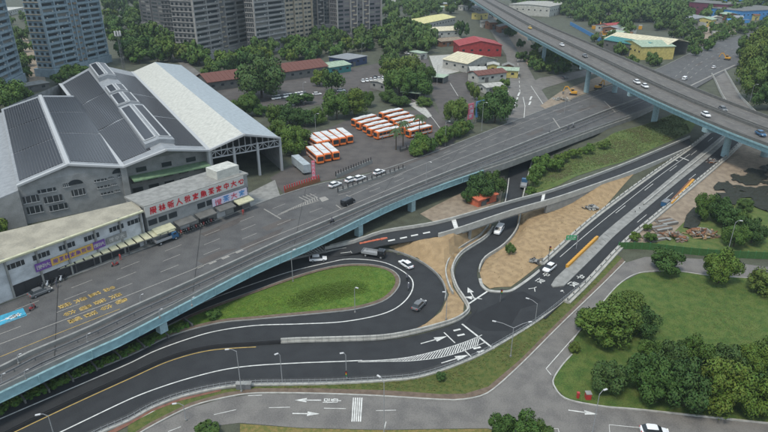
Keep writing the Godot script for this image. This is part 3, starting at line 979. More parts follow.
	var wall := smooth(PP([[281, 342.5], [300, 341.5], [340, 340.5], [384, 338.5], [417, 332.5], [451, 323], [464, 316], [468.5, 309], [464, 300], [456, 287], [452.5, 270], [461, 254.5], [484, 239], [494, 228]], .0), 130)
	var wt := thing("median_barrier", "pale concrete barrier between loop and approach road, curving up beside the underpass", "barrier")
	for i in range(0, 128, 2):
		g = B.new()
		sweep(g, [wall[i], wall[i + 1], wall[i].lerp(wall[i + 1], .5) * 0 + wall[i + 2] * .94 + wall[i + 1] * .06], .75, 0, .35)
		sweep(g, [wall[i], wall[i + 1], wall[i + 2] * .94 + wall[i + 1] * .06], .35, .35, .95)
		part(wt, "barrier_segment", g, M.concl)
	g = B.new()
	sweep(g, offs(wall.slice(72), -1.6), .3, -.1, .8)
	part(wt, "outer_wall", g, M.concl)
	g = B.new()
	sweep(g, offs(roads.underpass.R.slice(6), .5), .35, -.1, .85)
	solo("underpass_wall", g, M.concl, "pale low wall along the dirt side of the underpass road", "wall")
	var dk := smooth(RR("approach", [[-40, 461], [13, 431.5], [73, 402.5], [128, 377.6], [170, 359], [210, 348.6], [256, 345], [281, 343]]), 70)
	g = B.new()
	sweep(g, dk, .3, 0, .6); sweep(g, dk, .08, .6, .8)
	solo("median_guard_rail", g, M.dark, "low dark guard rail between the two parallel lower roads", "guard rail")
	# kerb round the island
	g = B.new()
	sweep(g, roads.loop.L.slice(6, 100), .3, -.1, .16, -.15)
	struct("island_kerb", g, M.conc)
	g = B.new()
	paint(g, offs(roads.loop.L.slice(8, 98), -.75), .9, .2)
	struct("island_soil_edge", g, M.path)
	g = B.new()
	sweep(g, roads.loop.R.slice(52, 92), .3, -.1, .5, .2)
	solo("loop_outer_wall", g, M.conc, "low dark grey wall along the outside of the loop road bend", "wall")
	g = B.new()
	sweep(g, smooth(PP([[480, 279], [482, 285.5], [488, 290.5], [500, 292], [512, 290.5], [530, 278.5], [545, 266]], 0.1), 40), .7, -.2, .2)
	struct("soil_tip_kerb", g, M.concl)
	# approach road fence
	var ft := thing("approach_fence", "thin grey mesh fence along the verge side of the approach road", "fence")
	var fp := smooth(RR("approach", [[60, 452], [100, 432], [128, 420], [152, 407], [181, 396], [221, 387], [256, 384], [320, 383], [384, 380], [424, 375], [471, 358], [505, 340], [540, 318], [584, 283]]), 110)
	g = B.new()
	sweep(g, fp, .5, -.1, .22, .25)
	part(ft, "kerb", g, M.concl)
	for hh in [.5, .95]:
		g = B.new()
		sweep(g, fp, .05, hh, hh + .07, .25)
		part(ft, "rail", g, M.galv)
	g = B.new()
	g.box(Vector3(0, .6, 0), Vector3(.07, 1.1, .07))
	var pm := g.mesh()
	for i in 110: part(ft, "post", pm, M.galv, offs(fp, .25)[i])
	# parapets of the rising roads
	for a in [["rising_road_parapet", offs(roads.pair_left.L.slice(5, 56), -.75), "pale parapet between the rising road and the tan dirt slope"], ["falling_road_parapet", offs(roads.pair_right.R.slice(3, 56), .75), "pale parapet between the falling road and the sandy work strip"]]:
		var pt := thing(a[0], a[2], "parapet")
		g = B.new()
		sweep(g, a[1], 1.5, -.9, .25); sweep(g, a[1], .3, .25, .8)
		part(pt, "wall", g, M.concl)
		g = B.new()
		g.box(Vector3(0, .95, 0), Vector3(.16, .35, .16))
		pm = g.mesh()
		for i in range(0, a[1].size()): part(pt, "marker_post", pm, M.dark, a[1][i])
	var ml := smooth(PP([[551, 285.5, .35], [556, 278, .6], [585, 251, 1.6], [609, 229, 2.4], [643, 201, 3.4], [673, 176, 4.3], [705, 150, 4.9], [744, 118, 5]]), 58)
	var mr := smooth(PP([[553, 287.5, .35], [562, 288, .45], [597, 254, 1.6], [617, 234, 2.4], [651, 205, 3.4], [681, 180, 4.3], [713, 154, 4.9], [748, 120, 5]]), 58)
	var med := B.new()
	var l2 := []; var r2 := []
	for i in 58: l2.append(ml[i] + Vector3(0, .22, 0)); r2.append(mr[i] + Vector3(0, .22, 0))
	slab(med, l2, r2, .9)
	struct("median_island", med, M.conc)
	var mt := thing("median_railing", "row of short dark marker posts along the pale median of the rising road", "railing")
	for i in range(16, 58):
		var c: Vector3 = l2[i].lerp(r2[i], .5)
		part(mt, "post", pm, M.dark, c - Vector3(0, .7, 0))
	g = B.new()
	sweep(g, mid(l2, r2).slice(18), .3, 0, .55)
	part(mt, "rail", g, M.concl)
	for e in [["L", -.3, "pale parapet on the main road side of the slip road past the viaduct"], ["R", .3, "pale parapet on the tree side of the slip road past the viaduct"]]:
		var sp := thing("slip_road_parapet", e[2], "parapet")
		g = B.new()
		sweep(g, offs(roads.slip[e[0]], e[1]).slice(3), .5, -.5, .4)
		part(sp, "base", g, M.concl)
		g = B.new()
		sweep(g, offs(roads.slip[e[0]], e[1]).slice(3), .25, .4, 1.0)
		part(sp, "wall", g, M.concl)
	# painted stripes on the nose of the median
	g = B.new()
	for i in 12:
		var q: Vector3 = l2[0].lerp(l2[10], (i + 1) / 12.0); var w2: Vector3 = r2[0].lerp(r2[10], (i + 1) / 12.0)
		g.bar(q.lerp(w2, .12) + Vector3(0, .012, 0), w2.lerp(q, .12) + Vector3(0, .012, 0), .12, .02)
	struct("median_stripes", g, M.concd)
	# gore stripes beside the loop, under the girder
	g = B.new()
	var s0 := PP([[262, 263], [327, 240]], .02); var s1 := PP([[283, 262.5], [333, 250]], .02)
	for i in 20:
		var a: Vector3 = s0[0].lerp(s0[1], i / 20.0); var e: Vector3 = s1[0].lerp(s1[1], i / 20.0)
		var f = (s0[1] - s0[0]).normalized() * .55
		g.quad(a + Vector3(0, .04, 0), a + f + Vector3(0, .04, 0), e + f + Vector3(0, .04, 0), e + Vector3(0, .04, 0))
	struct("gore_stripes", g, M.white)
	g = B.new()
	sweep(g, smooth(PP([[330, 247], [345, 243], [365, 238], [384, 232.5]], .5), 20), .4, -.6, .6)
	solo("gore_kerb_wall", g, M.concl, "short pale wall at the tip between ramp and loop road", "wall")

	# the high viaduct
	var rr := []; var ll := []
	for a in [[86, -760, 25.5, 21], [85, -560, 25, 21], [85.3, -415, 24, 22.5], [89.5, -350, 22.8, 23.5], [94.6, -297, 21.3, 24], [101.7, -237, 19, 24.5], [110.3, -199, 17.2, 24.5], [117.6, -175, 16.2, 24.5], [129, -140, 15.2, 24.5], [150, -85, 14, 24.5]]:
		rr.append(Vector3(a[0], a[2], a[1])); ll.append(Vector3(a[0] + a[3], a[2], a[1] - 2))
	rr = smooth(rr, 90); ll = smooth(ll, 90)
	roads["high"] = {L = ll, R = rr, C = mid(ll, rr)}
	g = B.new()
	slab(g, ll, rr, .5)
	struct("viaduct_road", g, M.lane)
	t = thing("high_viaduct", "high motorway viaduct on pale blue piers crossing above the main road", "viaduct")
	g = B.new()
	sweep(g, rr, .5, -2.3, -.5, -.9)
	sweep(g, rr, .3, -.55, .0, .05)
	part(t, "steel_girder", g, M.steelblue)
	g = B.new()
	sweep(g, offs(rr, -7.5), .5, -2.3, -.5); sweep(g, offs(rr, -16), .5, -2.3, -.5); sweep(g, offs(ll, 1.5), .5, -2.3, -.5)
	part(t, "inner_girders", g, M.steelblue)
	for e in [[rr, -.2, M.concd], [ll, .2, M.concd], [mid(ll, rr, .5), -.75, M.concd], [mid(ll, rr, .5), .75, M.concd]]:
		g = B.new()
		sweep(g, e[0], .35, 0, 1.0, e[1])
		part(t, "parapet", g, e[2])
	for q in [[543, 63], [586, 92.5], [654, 121.5], [724, 157]]:
		var c := G(q[0], q[1])
		var pier_group := []
		var bi := 0
		for i in rr.size():
			if absf(rr[i].z - c.z) < absf(rr[bi].z - c.z): bi = i
		var topy: float = rr[bi].y - 2.3
		var cap := B.new()
		cap.bar(Vector3(rr[bi].x + .4, topy - .7, c.z), Vector3(ll[bi].x - .6, topy - .7, c.z), 1.8, 1.4)
		for xo in [c.x, c.x + 14.0]:
			var col := B.new()
			var gy := gh(xo, c.z)
			col.tube(Vector3(xo, gy - .3, c.z), Vector3(xo, topy - 1.3, c.z), 1.25, 1.1, 16)
			col.tube(Vector3(xo, topy - 2.4, c.z), Vector3(xo, topy - 1.3, c.z), 1.1, 1.9, 16)
			part(t, "column", col, M.pierblue)
		part(t, "crossbeam", cap, M.pierblue)
	g = B.new()
	for k2 in [.17, .33, .67, .83]:
		dashes(g, mid(ll, rr, k2), .18, 4, 6, 1)
	for k2 in [.045, .955, .455, .545]: paint(g, mid(ll, rr, k2), .16)
	struct("viaduct_markings", g, M.worn)

func near_point(c: Vector3) -> Array:
	var r: Array = roads.main.R
	var bi := 0
	for i in r.size() - 1:
		if Vector2(r[i].x - c.x, r[i].z - c.z).length() < Vector2(r[bi].x - c.x, r[bi].z - c.z).length(): bi = i
	var f: Vector3 = (r[mini(bi + 1, r.size() - 1)] - r[maxi(bi - 1, 0)]).normalized()
	var d = (c - r[bi]).dot(f)
	return [r[bi] + f * d, f]

# ------------------------------------------------------------------ ground covers
func make_covers() -> void:
	drape("island_grass", sub(roads.loop.L, .25, .965, 90), M.island, .14, 1.5)
	drape("park_lawn", [[574, 340], [600, 306], [620, 284], [640, 273.5], [673, 271.5], [713, 276.5], [768, 279.5], [850, 289], [850, 432], [768, 423.5], [640, 410], [601, 406.5], [566, 399], [554.5, 387], [554, 379], [562, 366], [572, 355]], M.lawn, .16, 1.5)
	drape("lay_by", [[575, 336], [546, 369], [553, 377], [562, 366], [572, 355]], M.oldtar, .07, 2)
	drape("roadside_verge", [[128, 424], [152, 410], [181, 399], [221, 390], [256, 387], [320, 385.5], [384, 382.5], [424, 377.5], [471, 361], [505, 343], [540, 321], [560, 305], [585, 285], [600, 270], [617, 255], [622, 258], [600, 281], [560, 320], [520, 360], [488, 387], [465, 394], [440, 394.5], [384, 390.5], [320, 388.5], [256, 388.5], [225, 393], [190, 403], [150, 423], [128, 437]], M.verge, .06, 1.5)
	drape("brick_footpath", [[128, 437], [150, 423], [190, 403], [225, 393], [256, 388.5], [320, 388.5], [384, 390.5], [440, 394.5], [465, 394], [488, 387], [520, 360], [560, 320], [600, 281], [622, 258], [625, 262], [602, 285], [561, 324.5], [521, 364.5], [489, 392.5], [465, 399.5], [440, 400], [384, 396.5], [320, 394], [256, 393.5], [225, 398], [190, 407.5], [150, 427.5], [128, 441]], M.path, .09, 1.5)
	drape("red_strip", [[104, 434], [128, 422.5], [152, 409.5], [181, 398.5], [221, 389.6], [221, 391.5], [181, 401], [152, 412], [128, 426], [106, 438]], M.redpath, .1, 1.5)
	drape("dry_grass", [[240, 470], [240, 424], [300, 428.5], [384, 430.5], [488, 429], [500, 433], [400, 480]], M.drygrass, .07, 1.5)
	# tan bare soil
	drape("bare_soil", [[389, 247], [440, 237.5], [493, 219], [488, 236], [461, 252], [450, 270], [453, 288], [464, 304], [463, 314], [450, 321], [417, 330], [398, 334], [425, 324.5], [441, 312], [449, 295], [441, 276], [419, 259], [395, 250]], M.dirt, .1, 1.5)
	drape("bare_soil", [[512, 214], [560, 199.5], [600, 185], [634, 174], [600, 212], [570, 236], [543, 262], [511, 287], [490, 289], [482, 283], [479.5, 272], [486, 259], [506, 246], [519, 228]], M.dirt, .1, 1.5)
	drape("grass_bank", [[531, 172], [545, 162], [600, 141], [640, 126], [680, 112], [700, 118], [690, 133], [655, 148], [620, 163], [560, 185], [528, 195]], M.bank, .1, 1.5)
	drape("underbridge_grass", [[100, 352], [128, 340], [195, 307], [240, 285], [215, 287], [150, 315]], M.island, .06, 1.5)
	drape("sand_strip", [[735, 130], [768, 118], [830, 110], [830, 190], [768, 205], [740, 190], [700, 205], [668, 238], [645, 243], [622, 243], [640, 232], [660, 213], [692, 186], [722, 162]], M.sand, .08, 1.5)
	drape("work_ground", [[668, 238], [700, 205], [740, 190], [768, 205], [830, 190], [830, 258], [768, 256], [700, 250], [645, 243]], M.bank, .07, 1.5)
	drape("underbridge_soil", [[420, 214], [455, 196], [490, 180], [505, 176], [497, 222], [440, 222]], M.sand, .06)
	# upper ground: market apron, bus yard, streets
	var lift := .05
	for a in [["bus_yard", [[270, 178], [300, 160], [296, 140], [330, 128], [345, 121], [385, 112], [420, 110], [455, 125], [470, 120], [450, 148], [400, 168], [372, 172], [320, 182], [284, 194]], M.yardtar],
		["market_apron", [[-60, 327], [0, 304.5], [40, 289.5], [110, 261.5], [180, 234.5], [280, 195.5], [275, 180], [245, 195], [150, 215], [0, 255], [-80, 280]], M.conc],
		["car_park", [[205, 88], [240, 82], [300, 76], [345, 70], [385, 62], [428, 58], [432, 76], [400, 86], [370, 92], [345, 100], [300, 108], [240, 112]], M.yardtar],
		["side_street", [[507, 124], [504, 100], [510, 80], [506, 55], [490, 30], [470, 5], [480, 3], [505, 28], [520, 52], [535, 80], [552, 106]], M.oldtar],
		["parking_court", [[432, 78], [466, 72], [481, 98], [455, 118], [440, 118], [438, 108], [432, 95]], M.yardtar],
		["yard_lane", [[398, 94], [412, 93], [432, 105], [452, 132], [446, 143], [428, 118]], M.yardtar],
		["white_court", [[429, 56], [457, 54], [464, 70.5], [437, 77]], M.concl],
		["pale_patch", [[408, 104], [420, 101], [432, 116], [428, 118]], M.concl],
		["crossing_lane", [[520, 88], [540, 78], [575, 72], [600, 66], [606, 71], [575, 79], [545, 88], [525, 100]], M.oldtar],
		["works_yard", [[540, 106], [560, 92], [600, 76], [640, 66], [650, 70], [600, 88], [545, 109]], M.sand],
		["apartment_lane", [[22, 38], [26, 36], [40, 62], [47, 84], [30, 84], [24, 60]], M.sand],
		["lane_by_market", [[160, 45], [172, 48], [205, 78], [200, 84]], M.oldtar],
		["works_strip", [[484, 6], [500, 6], [522, 30], [546, 62], [528, 66], [508, 36]], M.sand],
		["far_yard", [[685, 38], [715, 22], [740, 25], [735, 33], [700, 46], [690, 48]], M.sand]
		]:
		lift += .006
		drape(a[0], a[1], a[2], lift, 6)

# ------------------------------------------------------------------ buildings
func wallmesh(w: float, h: float, d: float) -> ArrayMesh:
	var b := B.new()
	b.box(Vector3.ZERO, Vector3(w, h, d))
	return b.mesh()

# an apartment tower: near corner and right corner of its base in the photograph
func tower(label: String, c0: Array, c1: Array, dep: float, hgt: float, cols: Dictionary, bays: Array, sidebays: int) -> void:
	var a := P(c0[0], c0[1], UP); var e := P(c1[0], c1[1], UP)
	var wid := (e - a).length()
	var t := thing("apartment_tower", label, "building", a, yaw(e - a))
	var b := B.new()
	b.box(Vector3(wid * .5, hgt * .5, -dep * .5), Vector3(wid, hgt, dep))
	part(t, "wall", b, cols.wall)
	b = B.new()
	b.box(Vector3(wid * .5, hgt + .6, -dep * .5), Vector3(wid + .8, 1.2, dep + .8))
	part(t, "roof_parapet", b, cols.trim)
	b = B.new()
	b.box(Vector3(wid * .5, 2.2, -dep * .5), Vector3(wid + 3, 4.4, dep + 3))
	part(t, "podium", b, cols.trim)
	var fh := 3.1
	var acm := wallmesh(.9, .6, .4)
	var nf := mini(int((hgt - 5) / fh), 17)
	var tot := 0.0
	for q in bays: tot += q[0]
	var x := 0.0
	var pil := wallmesh(.7, hgt - 4, 1.3)
	for q in bays:
		var bw: float = q[0] / tot * wid
		part(t, "pilaster", pil, cols.trim, Vector3(x, hgt * .5 + 2, .4))
		var sl := wallmesh(bw - .75, 1.05, 1.1)
		var wn := wallmesh(bw * .78, 1.3, .12)
		var wn2 := wallmesh(bw * .36, 1.4, .12)
		for f in nf:
			var y := 5.2 + f * fh
			if q[1] == "balcony":
				part(t, "balcony", sl, cols.bal, Vector3(x + bw * .5, y, .5))
				part(t, "window", wn, [M.glass, M.glass, M.pane, M.curtain][rng.randi() % 4], Vector3(x + bw * .5, y + 1.4, .04))
				if rng.randf() < .5: part(t, "air_conditioner", acm, M.offwall, Vector3(x + bw * (.25 + .5 * (rng.randi() % 2)), y + .9, .9))
			elif q[1] == "stair":
				var o := .18 if f % 2 == 0 else -.18
				part(t, "stair_landing", wallmesh(bw * .55, .9, 1.0), cols.accent, Vector3(x + bw * (.5 + o), y + .4, .4))
			else:
				for k in [.27, .73]: part(t, "window", wn2, [M.glass, M.glass, M.pane, M.curtain][rng.randi() % 4], Vector3(x + bw * k, y + 1.2, .04))
		x += bw
	part(t, "pilaster", pil, cols.trim, Vector3(wid, hgt * .5 + 2, .4))
	if sidebays > 0:
		var sw := dep / sidebays
		var wn := wallmesh(.12, 1.4, sw * .5)
		var led := wallmesh(.5, .5, dep - .4)
		for f in nf:
			for k in sidebays:
				part(t, "window", wn, M.glass, Vector3(-.04, 6.2 + f * fh, -sw * (k + .5)))
			part(t, "ledge", led, cols.side, Vector3(-.2, 5.0 + f * fh, -dep * .5))

func make_towers() -> void:
	mat("apblue", .22, .3, .36, .8, "concrete", 20); mat("aptrim", .27, .345, .4, .8, "concrete", 20); mat("apbal", .24, .32, .375, .8, "concrete", 16)
	mat("apbrown", .23, .18, .13, .85, "concrete", 16); mat("apgrey", .18, .18, .185, .85, "concrete", 20); mat("apgrey2", .31, .305, .3, .85, "concrete", 20)
	mat("apbeige", .42, .36, .28, .85, "concrete", 20); mat("apmauve", .17, .155, .165, .85, "concrete", 20); mat("apdark", .09, .09, .094, .85, "concrete", 20); mat("apyellow", .4, .31, .15, .85, "concrete", 20)
	var blue := {wall = M.apblue, trim = M.aptrim, bal = M.apbal, accent = M.apbrown, side = M.apbeige}
	var grey := {wall = M.apgrey, trim = M.apgrey2, bal = M.apgrey2, accent = M.apbeige, side = M.apgrey2}
	var dk := {wall = M.apdark, trim = M.apgrey, bal = M.apgrey, accent = M.apgrey2, side = M.apgrey}
	var bg := {wall = M.apbeige, trim = M.apbeige, bal = M.apgrey2, accent = M.apbeige, side = M.apgrey2}
	var mv := {wall = M.apmauve, trim = M.apgrey2, bal = M.apgrey2, accent = M.apbeige, side = M.apgrey}
	var bal := [[4.5, "balcony"], [4.5, "balcony"], [1.6, "stair"], [2.0, "stair"], [4.5, "balcony"], [4.5, "balcony"]]
	tower("blue grey apartment tower with brown stair strip beside the solar roofed market", [55.5, 77], [109, 62], 10, 74, blue, bal, 3)
	tower("blue grey apartment tower at the end of the sandy lane", [-18, 104], [23, 82], 15, 70, blue, [[4, "balcony"], [1.6, "stair"], [4, "balcony"], [4, "balcony"]], 3)
	tower("grey apartment tower with beige balcony strip rising behind the white market roof", [199, 62], [248, 49], 16, 76, grey, [[4, "balcony"], [4, "balcony"], [2, "stair"], [4, "balcony"], [3.4, "balcony"]], 5)
	tower("distant dark tower with a plain beige end wall behind the trees", [144, 27], [176, 33], 22, 80, dk, [[3, "window"], [4, "blank"], [2, "window"]], 4)
	tower("dark grey tower block squeezed between the two lighter towers", [180, 42], [197, 38], 12, 80, dk, [[2, "window"], [2, "window"]], 4)
	tower("beige fronted tower with dark grey side above the red tiled roof", [287, 47], [313, 42], 6, 78, bg, [[3, "window"], [3, "window"], [3, "window"]], 4)
	tower("dark slab tower standing tight beside the beige fronted tower", [257, 55], [286, 48.5], 7, 78, grey, [[3, "balcony"], [4, "balcony"]], 4)
	tower("narrow beige striped tower far behind the gap between the tower blocks", [312, 31], [330, 29], 25, 85, dk, [[2, "blank"], [2, "stair"], [2, "window"]], 3)
	tower("mauve grey tower with pale balcony strip by the car park", [338, 41], [381, 36], 9, 80, mv, [[5, "blank"], [2.4, "stair"], [2.4, "window"], [2.4, "stair"], [5, "blank"]], 4)
	tower("yellowish apartment block far behind the grey tower", [243, 24], [253, 22], 30, 80, {wall = M.apyellow, trim = M.apbeige, bal = M.apbeige, accent = M.apbeige, side = M.apbeige}, [[3, "balcony"], [3, "balcony"]], 2)

# a shed: two near base corners, depth, wall height, roof rise; the ridge runs along or across
func shed(nm: String, label: String, c0: Array, c1: Array, dep: float, hgt: float, rise: float, across: bool, wallm: Material, roofm: Material, openfront := false) -> Node3D:
	var a := G(c0[0], c0[1]); var e := G(c1[0], c1[1])
	e.y = a.y
	var w := (e - a).length()
	var t := thing(nm, label, "building", a, yaw(e - a))
	var b := B.new()
	if openfront:
		b.box(Vector3(w * .5, hgt * .5, -dep), Vector3(w, hgt, .3))
		for x in [.15, w - .15]: b.box(Vector3(x, hgt * .5, -dep * .5), Vector3(.3, hgt, dep))
	else:
		b.box(Vector3(w * .5, hgt * .5, -dep * .5), Vector3(w, hgt, dep))
	part(t, "wall", b, wallm)
	var o := .5; var th := .25
	for sgn in ([0] if rise < .05 else [0, 1]):
		b = B.new()
		var p0: Vector3; var p1: Vector3; var p2: Vector3; var p3: Vector3
		if rise < .05:
			p0 = Vector3(-o, hgt, -dep - o); p1 = Vector3(w + o, hgt, -dep - o); p2 = Vector3(w + o, hgt, o); p3 = Vector3(-o, hgt, o)
		elif not across:
			var z0 := o if sgn == 0 else -dep - o
			p0 = Vector3(-o, hgt + rise, -dep * .5); p1 = Vector3(w + o, hgt + rise, -dep * .5); p2 = Vector3(w + o, hgt, z0); p3 = Vector3(-o, hgt, z0)
		else:
			var x0 := -o if sgn == 0 else w + o
			p0 = Vector3(w * .5, hgt + rise, -dep - o); p1 = Vector3(w * .5, hgt + rise, o); p2 = Vector3(x0, hgt, o); p3 = Vector3(x0, hgt, -dep - o)
		var u := Vector3(0, th, 0)
		if (p2 - p0).cross(p1 - p0).y < 0:
			var s := p1; p1 = p3; p3 = s
		b.quad(p0 + u, p1 + u, p2 + u, p3 + u); b.quad(p3, p2, p1, p0)
		for q in [[p0, p1], [p1, p2], [p2, p3], [p3, p0]]: b.quad(q[1] + u, q[0] + u, q[0], q[1])
		part(t, "roof", b, roofm)
		# standing seams
		if rise >= .05:
			b = B.new()
			var n := maxi(4, int((p1 - p0).length() / 2.5))
			for k in range(1, n):
				b.bar(p0.lerp(p1, float(k) / n) + u * 1.2, p3.lerp(p2, float(k) / n) + u * 1.2, .12, .1)
			part(t, "roof_seams", b, roofm)
	if rise >= .05 and not openfront:
		for e2 in 2:
			b = B.new()
			var z := -dep * e2; var x := w * e2
			if across: b.tri(Vector3(0, hgt, z), Vector3(w * .5, hgt + rise, z), Vector3(w, hgt, z))
			else: b.tri(Vector3(x, hgt, 0), Vector3(x, hgt + rise, -dep * .5), Vector3(x, hgt, -dep))
			part(t, "gable", b, wallm)
	if not openfront:
		var wn := wallmesh(1.6, 1.1, .12)
		var n := int(w / 5.0)
		for k in n: part(t, "window", wn, M.glass, Vector3((k + .5) * w / n, hgt * .6, .04))
		part(t, "door", wallmesh(2.2, minf(2.6, hgt * .7), .14), M.concd, Vector3(w * .3, minf(1.3, hgt * .35), .05))
		wn = wallmesh(.12, 1.1, 1.6)
		n = int(dep / 6.0)
		for k in n: part(t, "window", wn, M.glass, Vector3(-.04, hgt * .6, -(k + .5) * dep / n))
	return t

func make_sheds() -> void:
	mat("paleyellow", .5, .42, .14, .7, "concrete", 12); mat("palegreen", .33, .42, .32, .7, "concrete", 12); mat("pinkwall", .45, .2, .3, .7, "concrete", 12)
	mat("maroon", .14, .03, .06, .6, "concrete", 12); mat("brightblue", .05, .22, .5, .6, "concrete", 12); mat("offwhite", .45, .45, .42, .8, "concrete", 14)
	shed("long_tiled_house", "long low house with dark red tiled roof below the towers", [209, 92], [328, 74.5], 16, 4.5, 3.2, false, M.concd, M.tileroof)
	shed("teal_shed", "teal walled shed with pale green roof at the end of the red tiled house", [330, 75], [351, 71.5], 14, 4, 1.2, false, M.teal, M.palegreen)
	shed("navy_shed", "dark navy blue shed with flat grey roof by the car park", [349, 67.5], [367, 63.5], 16, 4.5, 0, false, M.navy, M.roofgrey)
	shed("red_warehouse", "large red metal warehouse behind the cream gabled one", [459, 57], [501, 56.5], 22, 7, 3, true, M.redroof, M.redroof)
	shed("cream_warehouse", "cream gabled warehouse standing before the red metal one", [467, 73], [496, 68], 20, 5, 3.2, true, M.concl, M.creamroof)
	shed("red_roof_house", "small white house with rusty red roof by the wide street", [478, 83.5], [506, 80], 9, 4, 1.6, false, M.offwhite, M.tileroof)
	shed("white_cottage", "low white roofed cottage below the rusty red roof", [486, 94], [504, 92], 8, 3, 1.0, false, M.offwhite, M.concl)
	shed("yellow_roof_hall", "long hall with pale yellow roof among the trees", [424, 31], [455, 24], 26, 6, 2.2, false, M.concl, M.yellowroof)
	shed("pale_roof_hall", "white walled hall with dull yellow green roof before the yellow one", [431, 39], [459, 37.5], 20, 5.5, 2.0, false, M.offwhite, M.creamroof)
	shed("rusty_shed", "low rusty brown shed behind the white court", [441, 47], [464, 45], 16, 3.6, 1, false, M.rust, M.sand)
	shed("green_canopy", "pale green canopy roof by the yard lane", [402, 99], [420, 101], 10, 3.4, .8, false, M.concd, M.palegreen, true)
	shed("small_green_canopy", "small pale canopy beside the white court", [432, 83], [443, 84], 8, 3.2, 0, false, M.concd, M.palegreen, true)
	shed("kiosk", "narrow white kiosk at the corner of the white court", [420, 60], [427, 59], 10, 4, 0, false, M.offwhite, M.palegreen)
	shed("grey_hut", "low grey hut half hidden in trees beside the bus yard", [386, 92], [396, 90], 12, 3.5, .8, false, M.conc, M.concl)
	shed("yellow_shed", "yellow walled shed with pale green roof beyond the viaduct", [620, 53], [640, 60], 22, 8, 2.0, true, M.paleyellow, M.palegreen)
	shed("teal_roof_shed", "shed with dark teal roof between yellow shed and cream one", [641, 58.5], [656, 57], 34, 7.5, 2, true, M.concd, M.teal)
	shed("cream_open_shed", "open fronted shed with long cream roof beside the main road", [663, 59], [686, 54.5], 44, 8, 3, true, M.concd, M.creamroof, true)
	shed("white_workshop", "white workshop building behind the viaduct", [549, 17], [566, 13], 45, 10, 1, false, M.offwhite, M.concl)
	shed("white_long_building", "long white building at the edge of the far trees", [668, 10], [706, 7], 40, 12, 0, false, M.offwhite, M.concl)
	shed("pink_block", "pink factory block in the far distance", [704, 6], [722, 4], 50, 18, 0, false, M.pinkwall, M.concl)
	shed("maroon_block", "maroon factory block in the far distance", [725, 17], [740, 15], 40, 12, 0, false, M.maroon, M.concd)
	shed("blue_factory", "blue walled factory with grey roof at the far right", [741, 21], [790, 18], 40, 9, 0, false, M.brightblue, M.concd)
	shed("bright_blue_block", "bright blue block behind the maroon one", [752, 9], [790, 6], 60, 16, 0, false, M.brightblue, M.brightblue)
	shed("red_roof_sheds", "red roofed shed in the trees by the blue hoarding", [611, 33], [628, 31], 16, 5, 1.5, false, M.offwhite, M.redroof)
	shed("orange_store", "orange clad store among the trees behind the yellow shed", [618, 40], [632, 38], 14, 4, 1, false, M.machine, M.rust)
	shed("grey_store", "grey roofed store behind the cream open shed", [684, 27], [708, 24], 30, 6, 1, false, M.conc, M.roofgrey)
	shed("pale_store", "pale roofed store far beyond the orange machines", [706, 14], [724, 12], 30, 6, 1, false, M.conc, M.offwhite)
	shed("lane_pavilion", "flat roofed grey pavilion at the foot of the sandy lane", [27, 93], [50, 89], 8, 3.2, 0, false, M.concd, M.conc)
	shed("garden_hut", "small beige hut in the trees below the blue tower", [4, 81], [16, 78], 8, 3, .6, false, M.concl, M.sand)
	shed("white_roof_row", "long white roofed row far up the sandy lane", [4, 17], [26, 12], 26, 5, 0, false, M.offwhite, M.offwhite)
	shed("brown_house", "brown roofed house in the far trees above the yellow roof hall", [400, 3], [432, 1], 60, 8, 3, false, M.offwhite, M.rust)
	shed("orange_roof_shed", "red orange shed tucked under the ramp beside a tree", [478, 207.5], [496, 202.5], 4.5, 2.2, .5, false, M.shedred, M.shedred)
	var tr := RandomNumberGenerator.new()
	tr.seed = 77
	for z in [[[592, 30], [636, 32], [616, 44], [600, 44], 9, "small roofed shed in the cluttered yard beyond the viaduct", "sheds beyond the viaduct"], [[690, 12], [768, 10], [768, 26], [704, 27], 16, "low building of the far industrial quarter", "far industrial quarter"], [[384, 2], [475, 1], [470, 12], [388, 18], 10, "low house in the far trees above the yellow roofs", "far houses"], [[650, 8], [692, 12], [690, 24], [664, 22], 7, "house roof showing among the big wood", "roofs in the wood"], [[470, 12], [486, 10], [500, 34], [488, 38], 5, "small shed along the far side street", "sheds along the side street"], [[508, 78], [504, 70], [466, 74], [470, 78], 4, "little lean-to behind the red roofed house", "lean-to sheds"]]:
		for k in z[4]:
			var u := tr.randf(); var v := tr.randf()
			var c := Vector2(z[0][0], z[0][1]).lerp(Vector2(z[1][0], z[1][1]), u).lerp(Vector2(z[3][0], z[3][1]).lerp(Vector2(z[2][0], z[2][1]), u), v)
			var a := G(c.x, c.y); var sz := tr.randf_range(6, 13) * (1.5 if c.y < 14 else 1.0)
			var an := tr.randf_range(-.3, .9)
			var e := a + Vector3(cos(an), 0, -sin(an)) * sz
			var q0 := project(a); var q1 := project(e)
			var h := shed("small_building", z[5], [q0.x, q0.y], [q1.x, q1.y], sz * tr.randf_range(.6, 1.1), tr.randf_range(3, 6), tr.randf_range(.6, 1.8), tr.randf() < .5, [M.offwhite, M.conc, M.concl, M.rust, M.paleyellow][tr.randi() % 5], [M.tileroof, M.roofgrey, M.conc, M.palegreen, M.rust, M.offwhite, M.brightblue][tr.randi() % 7])
			h.set_meta("group", z[6])
	# blue hoarding behind the viaduct
	var b := B.new()
	var hp := GG([[570, 25], [604, 44]])
	b.bar(hp[0] + Vector3(0, 1.5, 0), hp[1] + Vector3(0, 1.5, 0), .2, 3)
	solo("works_hoarding", b, M.brightblue, "long blue site hoarding beyond the high viaduct", "fence")

